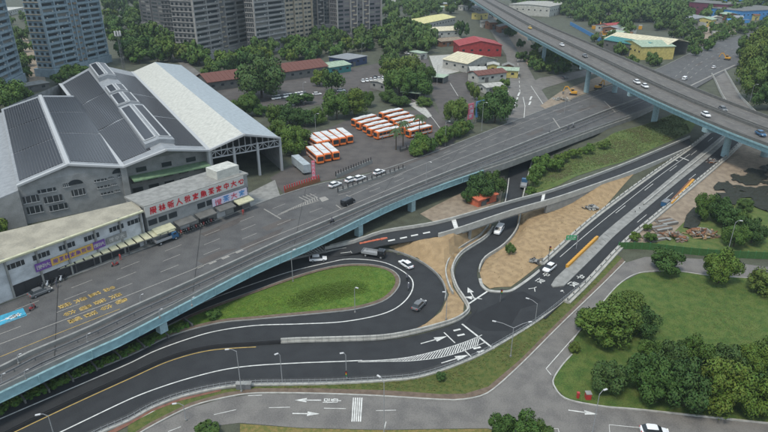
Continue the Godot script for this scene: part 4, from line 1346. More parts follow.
# ------------------------------------------------------------------ the market
func roofplane(t: Node3D, a: Vector3, b: Vector3, c: Vector3, d: Vector3, m: Material, nm := "roof") -> MeshInstance3D:
	var g := B.new()
	if (c - a).cross(b - a).y < 0:
		var s := b; b = d; d = s
	var u := Vector3(0, -.3, 0)
	g.quad(a, b, c, d); g.quad(d + u, c + u, b + u, a + u)
	for q in [[a, b], [b, c], [c, d], [d, a]]: g.quad(q[1], q[0], q[0] + u, q[1] + u)
	return part(t, nm, g, m)
# rows of solar panels on a roof plane: e0..e1 along the lower edge, r0..r1 along the upper one
func solar_rows(t: Node3D, e0: Vector3, e1: Vector3, r0: Vector3, r1: Vector3, n: int, u0: float, u1: float, v0: float, v1: float, cuts: Array) -> void:
	var nrm := (r0 - e0).cross(e1 - e0).normalized()
	if nrm.y < 0: nrm = -nrm
	for i in n:
		var a := lerpf(u0, u1, float(i) / n); var b := lerpf(u0, u1, (i + .86) / n)
		for k in cuts.size() - 1:
			var c := lerpf(v0, v1, cuts[k] + .004); var d := lerpf(v0, v1, cuts[k + 1] - .004)
			var q := []
			for w in [[a, c], [b, c], [b, d], [a, d]]: q.append(e0.lerp(r0, w[0]).lerp(e1.lerp(r1, w[0]), w[1]) + nrm * .12)
			var g := B.new()
			var up: bool = (q[2] - q[0]).cross(q[1] - q[0]).y > 0
			if not up: q.reverse()
			g.quad(q[0], q[1], q[2], q[3])
			for j in 4: g.quad(q[(j + 1) % 4], q[j], q[j] - nrm * .1, q[(j + 1) % 4] - nrm * .1)
			part(t, "solar_panel", g, M.solar)

func make_market() -> void:
	var t := thing("market_hall", "large market hall with three gabled roofs, two covered in solar panels, one white", "building")
	var eh := 17.0
	var F0 := P(17, 186, eh); var F1 := P(123, 167, eh); var F2 := P(209, 150.5, eh); var F3 := P(280, 138, eh)
	var K0 := P(1, 109, eh); var K1 := P(78, 95.5, eh); var K1b := P(60, 84, eh); var K2 := P(132, 72, eh); var K3 := P(181, 65, eh)
	var R1 := P(68, 164.5, 20); var R1k := P(40, 95.5, 20)
	var R2 := P(166, 150, 20.5); var R2k := P(96, 64, 20.5)
	var R3 := P(244, 134.5, 21); var R3k := P(155, 62, 21)
	roofplane(t, F0, R1, R1k, K0, M.roofgrey); roofplane(t, R1, F1, K1, R1k, M.roofgrey)
	roofplane(t, F1, R2, R2k, K1b, M.roofgrey); roofplane(t, R2, F2, K2, R2k, M.roofgrey)
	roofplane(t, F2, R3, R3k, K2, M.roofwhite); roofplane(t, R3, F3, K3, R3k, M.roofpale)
	solar_rows(t, F0, K0, R1, R1k, 15, .06, .93, .03, .97, [0, .3, .64, 1])
	solar_rows(t, R1, R1k, F1, K1, 15, .07, .96, .03, .97, [0, .36, .7, 1])
	solar_rows(t, F1, K1b, R2, R2k, 15, .05, .74, .03, .97, [0, .3, .62, 1])
	solar_rows(t, R2, R2k, F2, K2, 15, .3, .95, .03, .9, [0, .3, .6, 1])
	# roof monitors along the middle ridge
	var seg := func(f0: float, f1: float, w0: float, hh: float):
		var a := R2.lerp(R2k, f0); var e := R2.lerp(R2k, f1)
		var s := (F2 - F1).normalized() * w0
		var g := B.new()
		var y := Vector3(0, hh, 0); var y2 := Vector3(0, hh - .9, 0); var dn := Vector3(0, -1.4, 0)
		g.quad(a - s + y2, e - s + y2, e + y, a + y); g.quad(a + y, e + y, e + s + y2, a + s + y2)
		g.quad(a - s + dn, e - s + dn, e - s + y2, a - s + y2); g.quad(a + s + y2, e + s + y2, e + s + dn, a + s + dn)
		for q in [a, e]:
			g.quad(q - s + dn, q - s + y2, q + s + y2, q + s + dn); g.tri(q - s + y2, q + y, q + s + y2)
		part(t, "roof_monitor", g, M.roofgrey)
		for sd in [-1.0, 1.0]:
			var p := B.new()
			var c := [a.lerp(e, .06) + s * sd * .9 + y.lerp(y2, .9), a.lerp(e, .94) + s * sd * .9 + y.lerp(y2, .9), a.lerp(e, .94) + s * sd * .15 + y.lerp(y2, .15), a.lerp(e, .06) + s * sd * .15 + y.lerp(y2, .15)]
			for i in 4: c[i] += Vector3(0, .12, 0)
			p.quad(c[0], c[1], c[2], c[3])
			part(t, "solar_panel", p, M.solar)
			p = B.new()
			for i in 4: p.bar(c[i] + Vector3(0, .04, 0), c[(i + 1) % 4] + Vector3(0, .04, 0), .45, .15)
			part(t, "panel_frame", p, M.frame)
	seg.call(.05, .37, 4.2, 1.2); seg.call(.39, .52, 3.9, 1.0); seg.call(.535, .63, 3.5, 1.0); seg.call(.74, .97, 3.6, 1.7)
	var ldir := (F0 - F1).normalized() * 8.0
	roofplane(t, F0 + Vector3(0, -1.2, 0), K0 + Vector3(0, -1.2, 0), K0 + ldir + Vector3(0, -3.2, 0), F0 + ldir + Vector3(0, -3.2, 0), M.roofgrey, "lean_to_roof")
	var lw := B.new()
	lw.quad(F0 + ldir * .95 + Vector3(0, -3.4, 0), F0 + Vector3(0, -1.5, 0), F0 + Vector3(0, -11, 0), F0 + ldir * .95 + Vector3(0, -11, 0))
	lw.quad(K0 + ldir * .95 + Vector3(0, -3.4, 0), F0 + ldir * .95 + Vector3(0, -3.4, 0), F0 + ldir * .95 + Vector3(0, -11, 0), K0 + ldir * .95 + Vector3(0, -11, 0))
	part(t, "lean_to_wall", lw, M.wallgrey)
	# verge trims
	var g := B.new()
	for q in [[F0, R1], [R1, F1], [F1, R2], [R2, F2], [F2, R3], [R3, F3]]: g.bar(q[0] + Vector3(0, .05, 0), q[1] + Vector3(0, .05, 0), 1.0, .5)
	part(t, "verge_trim", g, M.frame)
	g = B.new()
	for q in [[F1, K1b], [F2, K2], [R1, R1k]]: g.bar(q[0] + Vector3(0, .12, 0), q[1] + Vector3(0, .12, 0), 1.1, .3)
	part(t, "gutter", g, M.frame)
	# front walls
	var fy := Vector3(0, -11.0, 0)
	var ins := (K1 - F1).normalized()
	var front := func(a: Vector3, b: Vector3, r: Vector3, m: Material, inset: float, nm: String):
		var w := B.new()
		var i: Vector3 = ins * inset
		w.quad(a + i, b + i, b + i + fy, a + i + fy); w.tri(a + i, r + i + Vector3(0, -.3, 0), b + i)
		part(t, nm, w, m)
	front.call(F0, F1, R1, M.wallgrey, 1.0, "gable_wall")
	front.call(F1, F2, R2, M.wallgrey, 3.0, "gable_wall")
	g = B.new()
	g.quad(K0, F0 + ins, F0 + ins + fy, K0 + fy); g.quad(F3, K3, K3 + fy, F3 + fy)
	g.quad(K1b, K0, K0 + fy, K1b + fy); g.quad(K3, K2, K2 + fy, K3 + fy); g.quad(K2, K1b, K1b + fy, K2 + fy)
	part(t, "side_wall", g, M.wallgrey)
	g = B.new()
	for q in [F1 + ins, F2 + ins]: g.box(q + Vector3(0, -5.5, 0), Vector3(1.6, 11, 1.6), Basis(Vector3.UP, yaw(F1 - F0)))
	part(t, "corner_pillar", g, M.wallgrey)
	# windows of the left gable; each box: position along the wall, height, width, tall
	var wdir := (F1 - F0).normalized()
	var bs := Basis(Vector3.UP, yaw(wdir))
	var len1 := (F1 - F0).length()
	for w in [[.23, 14.1, 4.2, .9], [.42, 14.6, 1.4, .9], [.27, 11.5, 4.2, 1.7], [.76, 14.2, 3.0, .5], [.87, 14.3, 1.2, .5], [.97, 14.4, 1.2, .5], [.78, 12.2, 3.0, .5], [.89, 12.3, 1.2, .5], [.8, 10.2, 3.0, .5], [.91, 10.3, 1.2, .5], [.52, 12.0, 3.2, 1.7], [.07, 12.6, 3.6, 1.8], [.08, 9.6, 3.6, 1.9], [.3, 9.0, 4.2, 1.5]]:
		var q = F0 + wdir * (len1 * w[0] * .97 + .5) + ins * .9
		var wb := B.new()
		wb.box(Vector3.ZERO, Vector3(w[2], w[3], .25), bs)
		var wi := part(t, "window", wb, M.glass, Vector3(q.x, w[1], q.z))
		wb = B.new()
		for k in 3: wb.box(bs.x * (k - 1) * w[2] * .33, Vector3(.12, w[3], .32), bs)
		wb.box(Vector3(0, -w[3] * .5 - .08, 0), Vector3(w[2] + .3, .16, .4), bs)
		part(wi, "window_frame", wb, M.frame)
	for w in [[.53, 14.3], [.99, 15.3]]:
		var q = F0 + wdir * (len1 * w[0] * .97) + ins * .85
		var pts := []
		for k in 13: pts.append(Vector3(q.x, w[1], q.z) + bs.x * cos(PI * k / 12.0) * 1.9 + Vector3(0, sin(PI * k / 12.0) * 1.35, 0) - ins * .1)
		var wb := B.new()
		wb.fan(pts, true)
		part(t, "arched_window", wb, M.glass)
	# recessed middle front: two window bands and a green canopy
	var d2 := (F2 - F1).normalized()
	var bs2 := Basis(Vector3.UP, yaw(d2))
	var len2 := (F2 - F1).length()
	for w in [[14.4, 3], [11.4, 5], [8.6, 5]]:
		for k in w[1]:
			var q = F1 + d2 * (len2 * (k + .7) / (w[1] + .4)) + ins * 2.9
			var wb := B.new()
			wb.box(Vector3.ZERO, Vector3(2.8, 1.3, .3), bs2)
			part(t, "window", wb, M.glass, Vector3(q.x, w[0], q.z))
	g = B.new()
	var cc := F1.lerp(F2, .52) + ins * .5
	g.box(Vector3(cc.x, 12.9, cc.z), Vector3(len2 * .9, .35, 5), bs2)
	part(t, "front_canopy", g, M.greenroof)
	# open steel frame of the white bay
	g = B.new()
	var b0 := F2 + ins * .4; var b1 := F3 + ins * .4; var rp := R3 + ins * .4
	for y in [-.6, -2.6]: g.bar(b0 + Vector3(0, y, 0), b1 + Vector3(0, y, 0), .35, .35)
	g.bar(b0, rp + Vector3(0, -.5, 0), .35, .35); g.bar(rp + Vector3(0, -.5, 0), b1, .35, .35)
	for k in 13:
		var p0 := b0.lerp(b1, k / 12.0)
		var top := -.4 + (1.0 - absf(k / 6.0 - 1.0)) * 3.4
		g.bar(p0 + Vector3(0, -2.6, 0), p0 + Vector3(.01, top, 0), .2, .2)
		if k < 12: g.bar(p0 + Vector3(0, -2.6 if k % 2 == 0 else -.6, 0), b0.lerp(b1, (k + 1) / 12.0) + Vector3(0, -.6 if k % 2 == 0 else -2.6, 0), .16, .16)
	part(t, "roof_truss", g, M.frame)
	for k in 4:
		g = B.new()
		var p0 := b0.lerp(b1, k / 3.0)
		g.box(p0 + Vector3(0, -5.7, 0), Vector3(.7, 11, .7), bs2)
		part(t, "column", g, M.frame)
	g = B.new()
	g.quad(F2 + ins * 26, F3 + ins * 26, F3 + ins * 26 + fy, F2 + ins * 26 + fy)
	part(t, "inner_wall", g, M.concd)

	# the low annex in front
	t = thing("market_annex", "two storey white annex with beige roof and long yellow banner before the market hall", "building")
	var ah := 14.9
	var A0 := P(-60, 284, ah); var A1 := P(143, 211.5, ah); var A2 := P(135, 200.5, ah + .6); var A3 := P(-60, 246.5, ah + .6)
	roofplane(t, A0, A1, A2, A3, M.roofbeige)
	g = B.new()
	g.bar(A0 + Vector3(0, .1, 0), A1 + Vector3(0, .1, 0), .7, .35)
	part(t, "eave_trim", g, M.awning)
	var ad := (A1 - A0).normalized()
	var ain := Vector3(ad.z, 0, -ad.x)
	if ain.z > 0: ain = -ain
	var abs_ := Basis(Vector3.UP, yaw(ad))
	g = B.new()
	var wA := A0 + ain * .8; var wB := A1 + ain * .8
	g.quad(wA, wB, Vector3(wB.x, UP, wB.z), Vector3(wA.x, UP, wA.z))
	g.quad(wB, A2, Vector3(A2.x, UP, A2.z), Vector3(wB.x, UP, wB.z))
	part(t, "wall", g, M.wallwhite)
	var alen := (wB - wA).length()
	for px in [-40, 17, 43, 69, 94, 119, 137]:
		var q := P(px, 272 - px * .36, 12.9)
		var s := (q - wA).dot(ad)
		var p0 := wA + ad * s - ain * .03
		var wi := part(t, "window", wallmesh(3.4, 1.1, .16), M.glass, Vector3(p0.x, 12.9, p0.z))
		wi.rotation.y = yaw(ad)
		var mu := B.new()
		for k in 3: mu.box(Vector3((k - 1) * 1.0, 0, 0), Vector3(.1, 1.1, .22))
		part(wi, "mullion", mu, M.frame)
	for s in [.05, .27, .415, .56, .715, .86, .985]:
		g = B.new()
		var p0 = wA + ad * alen * s - ain * .2
		g.box(Vector3(p0.x, 10.6, p0.z), Vector3(.35, 9.2, .4), abs_)
		part(t, "pilaster", g, M.conc)
	# awning: separate sheets on a frame
	var aw0 := P(36.5, 276, 8.6); var aw1 := P(176, 229.5, 8.6)
	var ads := (aw1 - aw0).normalized()
	var alen2 := (aw1 - aw0).length()
	for k in 16:
		g = B.new()
		var a := aw0 + ads * (alen2 * k / 16.0 + .1); var e := aw0 + ads * (alen2 * (k + 1) / 16.0 - .25)
		var bk := ain * 2.4 + Vector3(0, .7, 0)
		g.quad(a + bk, e + bk, e, a); g.quad(a - Vector3(0, .15, 0), e - Vector3(0, .15, 0), e + bk - Vector3(0, .15, 0), a + bk - Vector3(0, .15, 0))
		g.quad(a, e, e - Vector3(0, .3, 0), a - Vector3(0, .3, 0))
		part(t, "awning_sheet", g, M.awning)
	g = B.new()
	g.bar(aw0 - Vector3(0, .25, 0), aw1 - Vector3(0, .25, 0), .12, .2)
	part(t, "awning_beam", g, M.concd)
	for k in 9:
		g = B.new()
		var a := aw0 + ads * (alen2 * k / 8.0) + ain * .3
		g.tube(Vector3(a.x, UP, a.z), Vector3(a.x, 8.5, a.z), .08, .08, 6)
		part(t, "awning_post", g, M.concd)
	g = B.new()
	var sf := wA - ain * .05
	for k in 12:
		var p0 := sf + ad * (alen * (.3 + .68 * k / 12.0))
		g.box(Vector3(p0.x, 7.4, p0.z), Vector3(2.6, 2.6, .2), abs_)
	part(t, "shop_fronts", g, M.dark)
	# the yellow banner with purple ends
	var ban := Node3D.new()
	var bp := func(px0: float, px1: float, m: Material, lift: float, hh: float) -> Array:
		var s0: float = (P(px0, 280 - px0 * .36, 10.7) - wA).dot(ad); var s1: float = (P(px1, 280 - px1 * .36, 10.7) - wA).dot(ad)
		var c: Vector3 = wA + ad * (s0 + s1) * .5 - ain * (.35 + lift)
		var w := B.new()
		w.box(Vector3(c.x, 10.7, c.z), Vector3(s1 - s0, hh, .1), abs_)
		part(ban, "panel", w, m)
		return [c, s1 - s0]
	ban.name = "shop_banner"; add_child(ban)
	tag(ban, "long yellow banner with purple ends on the white annex front", "banner")
	var y1: Array = bp.call(50.0, 93.0, M.gold, 0.0, 1.7)
	var y2: Array = bp.call(34.0, 50.0, M.purple, .02, 1.8)
	var y3: Array = bp.call(93.0, 105.0, M.purple, .02, 1.8)
	var y4: Array = bp.call(107.0, 127.0, M.conc, .02, 1.6)
	var txt := B.new()
	for k in 7:
		var c: Vector3 = y1[0] + ad * ((k - 3.0) * y1[1] / 7.6) - ain * .07
		c.y = 10.72
		glyph(txt, ["nong", "cai", "lin", "jia", "yu", "pi", "xin2"][k], c, ad, Vector3.UP, .95, .95, .14, -ain)
	part(ban, "lettering", txt, M.purple)
	txt = B.new()
	for q in [y2, y3, y4]:
		for k in 3:
			var c: Vector3 = q[0] + ad * ((k - 1) * q[1] * .28) - ain * .07
			c.y = 10.7
			glyph(txt, ["man", "zhong", "da"][k], c, ad, Vector3.UP, .9, .9, .13, -ain)
	part(ban, "lettering", txt, M.signwhite)

	# the gate block with the long red lettering
	t = thing("market_gate_block", "grey flat roofed front block with long sign board of red characters", "building")
	var g0 := P(151, 243, UP); var g1 := P(250, 206.5, UP)
	var gd := (g1 - g0).normalized()
	var gin := Vector3(gd.z, 0, -gd.x)
	if gin.z > 0: gin = -gin
	var glen := (g1 - g0).length()
	var gb := Basis(Vector3.UP, yaw(gd))
	g = B.new()
	var gc := g0.lerp(g1, .5) + gin * 4.5
	g.box(Vector3(gc.x, UP + 4.7, gc.z), Vector3(glen, 9.4, 9), gb)
	part(t, "wall", g, M.wallgrey)
	g = B.new()
	g.box(Vector3(gc.x, UP + 9.6, gc.z), Vector3(glen + .6, .5, 9.6), gb)
	part(t, "flat_roof", g, M.conc)
	g = B.new()
	var rb := g0 + gd * glen * .84 + gin * 4
	g.box(Vector3(rb.x, UP + 11, rb.z), Vector3(7, 2.4, 5), gb)
	part(t, "roof_room", g, M.roofwhite)
	for k in 11:
		var c := g0 + gd * (glen * (k + .5) / 11.0) - gin * .02
		if k != 3 and k != 4:
			part(t, "window", wallmesh(2.2, 1.4, .2), M.glass, Vector3(c.x, UP + 5.2, c.z)).rotation.y = yaw(gd)
		var dr := part(t, "shutter", wallmesh(2.6, 2.5, .22), [M.conc, M.dark, M.concd, M.frame][k % 4], Vector3(c.x, UP + 1.3, c.z))
		dr.rotation.y = yaw(gd)
	for k in 5:
		g = B.new()
		var a := g0 + gd * (glen * (.02 + .2 * k)) - gin * .1
		var e := a + gd * glen * .17
		g.quad(a + Vector3(0, 3.6, 0), e + Vector3(0, 3.6, 0), e - gin * 2.6 + Vector3(0, 3.0, 0), a - gin * 2.6 + Vector3(0, 3.0, 0))
		g.quad(a - gin * 2.6 + Vector3(0, 2.8, 0), e - gin * 2.6 + Vector3(0, 2.8, 0), e + Vector3(0, 3.4, 0), a + Vector3(0, 3.4, 0))
		g.quad(a - gin * 2.6 + Vector3(0, 3.0, 0), e - gin * 2.6 + Vector3(0, 3.0, 0), e - gin * 2.6 + Vector3(0, 2.7, 0), a - gin * 2.6 + Vector3(0, 2.7, 0))
		part(t, "awning_sheet", g, M.awning if k in [0, 4] else M.concd)
	var sg := thing("market_sign", "long pale board with red characters on the grey market front block", "sign")
	g = B.new()
	var sc := g0 + gd * glen * .47 - gin * .25
	g.box(Vector3(sc.x, UP + 8.3, sc.z), Vector3(glen * .96, 2.7, .3), gb)
	part(sg, "board", g, M.signwhite)
	txt = B.new()
	var order := ["nong", "lin", "xin2", "ren", "pi", "jia", "yu", "cai", "jia", "zhong", "da", "xin"]
	for k in 12:
		var c := g0 + gd * (glen * (.06 + .078 * k)) - gin * .45
		c.y = UP + 8.3
		glyph(txt, order[k], c, gd, Vector3.UP, 1.55, 1.6, .3, -gin)
	part(sg, "lettering", txt, M.signred)
	sg = thing("market_poster_sign", "pale lilac banner with pink and blue print below the red lettering", "sign")
	g = B.new()
	sc = g0 + gd * glen * .79 - gin * .3
	g.box(Vector3(sc.x, UP + 4.9, sc.z), Vector3(glen * .37, 2.1, .3), gb)
	part(sg, "board", g, M.signpale)
	for k in 4:
		txt = B.new()
		var c := g0 + gd * (glen * (.66 + .085 * k)) - gin * .5
		c.y = UP + (4.7 if k == 0 else 5.0)
		glyph(txt, ["man", "cai", "da", "jia"][k], c, gd, Vector3.UP, 1.7, 1.5, .3, -gin)
		part(sg, "lettering", txt, [M.pink, M.bannerblue, M.pink, M.bannerblue][k])
	# telecom mast behind the hall
	var ms := thing("antenna_mast", "dark lattice antenna mast with white panels behind the market hall", "mast", P(125, 76, UP))
	g = B.new()
	for k in 3:
		var an := TAU * k / 3.0
		g.tube(Vector3(cos(an) * .9, 0, sin(an) * .9), Vector3(cos(an) * .5, 24, sin(an) * .5), .1, .08, 6)
		for j in 12:
			var an2 := TAU * (k + 1) / 3.0
			g.tube(Vector3(cos(an) * .8, j * 2.0, sin(an) * .8), Vector3(cos(an2) * .75, j * 2.0 + 2, sin(an2) * .75), .05, .05, 5)
	part(ms, "lattice", g, M.rail)
	for k in 6:
		var an := TAU * k / 6.0
		part(ms, "antenna_panel", wallmesh(.6, 2.4, .5), M.lamp, Vector3(cos(an) * 1.5, 23, sin(an) * 1.5))
	var mp := B.new()
	mp.tube(Vector3(0, 21.4, 0), Vector3(0, 21.7, 0), 1.7, 1.7, 12)
	part(ms, "platform", mp, M.rail)

# ------------------------------------------------------------------ vehicles
func ring(x: float, hw: float, y0: float, y1: float, rd: float) -> Array:
	return [Vector3(x, y0, -hw + rd), Vector3(x, y0 + rd, -hw), Vector3(x, y1 - rd, -hw), Vector3(x, y1, -hw + rd * 1.4), Vector3(x, y1, hw - rd * 1.4), Vector3(x, y1 - rd, hw), Vector3(x, y0 + rd, hw), Vector3(x, y0, hw - rd)]
func hull(b: B, st: Array) -> void:
	var prev := []
	for s in st:
		var r := ring(s[0], s[1], s[2], s[3], s[4] if s.size() > 4 else .12)
		if prev.size() > 0: b.loft(prev, r)
		else: b.fan(r, true)
		prev = r
	b.fan(prev)
func wheels(t: Node3D, xs: Array, hw: float, r: float) -> void:
	var b := B.new()
	b.tube(Vector3(0, 0, -.12), Vector3(0, 0, .12), r, r, 12)
	var m := b.mesh()
	b = B.new()
	b.tube(Vector3(0, 0, -.13), Vector3(0, 0, .13), r * .55, r * .55, 8)
	var rm := b.mesh()
	for x in xs:
		for s in [-1, 1]:
			var w := part(t, "wheel", m, M.rubber, Vector3(x, r, s * hw))
			part(w, "rim", rm, M.galv)
var proto := {}
func car(kind: String, colour: Material) -> Node3D:
	var t := Node3D.new()
	var b := B.new()
	if kind == "car":
		hull(b, [[-2.25, .72, .4, .72], [-2.12, .84, .3, .9], [-1.2, .9, .25, .96], [.9, .9, .25, .92], [1.75, .86, .27, .8], [2.2, .74, .34, .64]])
		part(t, "body", b, colour)
		b = B.new()
		b.loft([Vector3(-1.95, .93, -.8), Vector3(-1.95, .93, .8), Vector3(1.1, .9, .8), Vector3(1.1, .9, -.8)], [Vector3(-1.35, 1.42, -.62), Vector3(-1.35, 1.42, .62), Vector3(.3, 1.42, .62), Vector3(.3, 1.42, -.62)])
		part(t, "windows", b, M.glass)
		b = B.new()
		hull(b, [[-1.4, .56, 1.4, 1.44, .02], [-1.1, .64, 1.4, 1.49, .03], [0, .64, 1.4, 1.5, .03], [.34, .58, 1.4, 1.44, .02]])
		part(t, "roof", b, colour)
		wheels(t, [-1.35, 1.35], .82, .32)
		for s in [-1, 1]:
			part(t, "headlight", wallmesh(.2, .14, .34), M.light, Vector3(2.1, .64, s * .58))
			part(t, "tail_light", wallmesh(.12, .16, .3), M.tail, Vector3(-2.2, .75, s * .6))
	elif kind == "van":
		hull(b, [[-2.4, .8, .4, 1.7], [-2.3, .88, .3, 1.85], [.9, .9, .28, 1.85], [1.5, .88, .28, 1.2], [2.2, .84, .3, 1.0], [2.4, .74, .36, .8]])
		part(t, "body", b, colour)
		b = B.new()
		b.quad(Vector3(1.0, 1.84, -.72), Vector3(1.0, 1.84, .72), Vector3(1.56, 1.24, .78), Vector3(1.56, 1.24, -.78))
		for s in [-1.0, 1.0]: b.box(Vector3(-.6, 1.45, s * .885), Vector3(2.9, .5, .05))
		b.box(Vector3(-2.4, 1.4, 0), Vector3(.06, .5, 1.3))
		part(t, "windows", b, M.glass)
		wheels(t, [-1.4, 1.45], .82, .34)
		for s in [-1, 1]: part(t, "headlight", wallmesh(.16, .16, .3), M.light, Vector3(2.32, .72, s * .6))
	elif kind == "truck":
		hull(b, [[1.2, .95, .5, 2.2], [2.4, .95, .45, 2.25], [2.9, .92, .45, 1.5], [3.0, .85, .5, 1.3]])
		part(t, "cab", b, colour)
		b = B.new()
		b.box(Vector3(2.66, 1.9, 0), Vector3(.5, .55, 1.6)); b.box(Vector3(2.0, 1.75, 0), Vector3(.8, .5, 1.94))
		part(t, "windows", b, M.glass)
		b = B.new()
		b.box(Vector3(-1.0, 1.0, 0), Vector3(4.2, .2, 2.0))
		b.box(Vector3(-1.0, 1.3, .98), Vector3(4.2, .5, .06)); b.box(Vector3(-1.0, 1.3, -.98), Vector3(4.2, .5, .06)); b.box(Vector3(-3.07, 1.3, 0), Vector3(.06, .5, 2.0))
		part(t, "flat_bed", b, M.galv)
		b = B.new()
		b.box(Vector3(0, .7, 0), Vector3(5.6, .3, .9))
		part(t, "chassis", b, M.dark)
		wheels(t, [-2.0, 2.1], .85, .42)
	elif kind == "bus":
		hull(b, [[-5.9, 1.15, .4, 2.9, .15], [-5.8, 1.25, .35, 3.05, .15], [5.7, 1.25, .35, 3.05, .15], [5.95, 1.15, .45, 2.8, .15]])
		part(t, "body", b, M.orange)
		b = B.new()
		hull(b, [[-5.5, 1.14, 2.9, 3.1, .05], [-5.4, 1.19, 2.9, 3.17, .05], [5.0, 1.19, 2.9, 3.17, .05], [5.1, 1.14, 2.9, 3.1, .05]])
		part(t, "roof", b, M.buswhite)
		b = B.new()
		b.box(Vector3(.3, 3.28, 0), Vector3(3.2, .26, 1.7))
		part(t, "air_conditioner", b, M.buswhite)
		for s in [-1.0, 1.0]:
			for k in 6: part(t, "window", wallmesh(1.55, .95, .06), M.glass, Vector3(-4.6 + k * 1.75, 2.05, s * 1.24))
			part(t, "side_panel", wallmesh(10.6, .55, .05), M.buswhite, Vector3(-.2, 1.1, s * 1.24))
		part(t, "windscreen", wallmesh(.08, 1.5, 2.1), M.glass, Vector3(5.93, 1.9, 0))
		part(t, "rear_window", wallmesh(.08, .8, 1.8), M.glass, Vector3(-5.9, 2.1, 0))
		part(t, "destination_sign", wallmesh(.08, .3, 1.7), M.dark, Vector3(5.86, 2.78, 0))
		wheels(t, [-3.4, 3.6], 1.15, .5)
	elif kind == "scooter":
		b.tube(Vector3(-.55, .3, 0), Vector3(-.2, .62, 0), .14, .17, 8); b.tube(Vector3(-.7, .68, 0), Vector3(.05, .72, 0), .12, .14, 8)
		b.box(Vector3(.1, .32, 0), Vector3(.6, .1, .26)); b.tube(Vector3(.38, .3, 0), Vector3(.55, .95, 0), .1, .14, 8)
		b.tube(Vector3(.5, 1.0, -.32), Vector3(.5, 1.0, .32), .03, .03, 6)
		part(t, "body", b, colour)
		b = B.new()
		b.tube(Vector3(0, 0, -.05), Vector3(0, 0, .05), .24, .24, 10)
		part(t, "wheel", b, M.rubber, Vector3(-.6, .24, 0)); part(t, "wheel", b, M.rubber, Vector3(.68, .24, 0))
		part(t, "headlight", wallmesh(.1, .12, .14), M.light, Vector3(.64, .86, 0))
	return t
# place by photograph points: where the middle of the thing stands and a second point it heads for
func park(kind: String, colour: String, nm: String, label: String, cat: String, at: Array, to: Array, h: float, group := "", road := "") -> Node3D:
	var key := kind + colour
	if not proto.has(key): proto[key] = car(kind, M[colour])
	var top := {"car": .75, "van": .95, "truck": 1.0, "bus": 3.1, "scooter": .6}[kind] as float
	var a: Vector3; var e: Vector3
	if road != "":
		h = R(road, at[0], at[1]).y
		h = road_h(roads[road], P(at[0], at[1], h + top))
	a = P(at[0], at[1], h + top); e = P(to[0], to[1], h + top)
	a.y = h
	var o: Node3D = proto[key].duplicate()
	o.name = numbered(nm); add_child(o)
	o.position = a + Vector3(0, .035, 0); o.rotation.y = yaw(e - a) + (rng.randf_range(-.035, .035) if kind == "bus" else 0.0)
	if kind == "bus": o.position += (e - a).normalized() * rng.randf_range(-.6, .6)
	o.position.y = h + .035
	tag(o, label, cat, group)
	return o

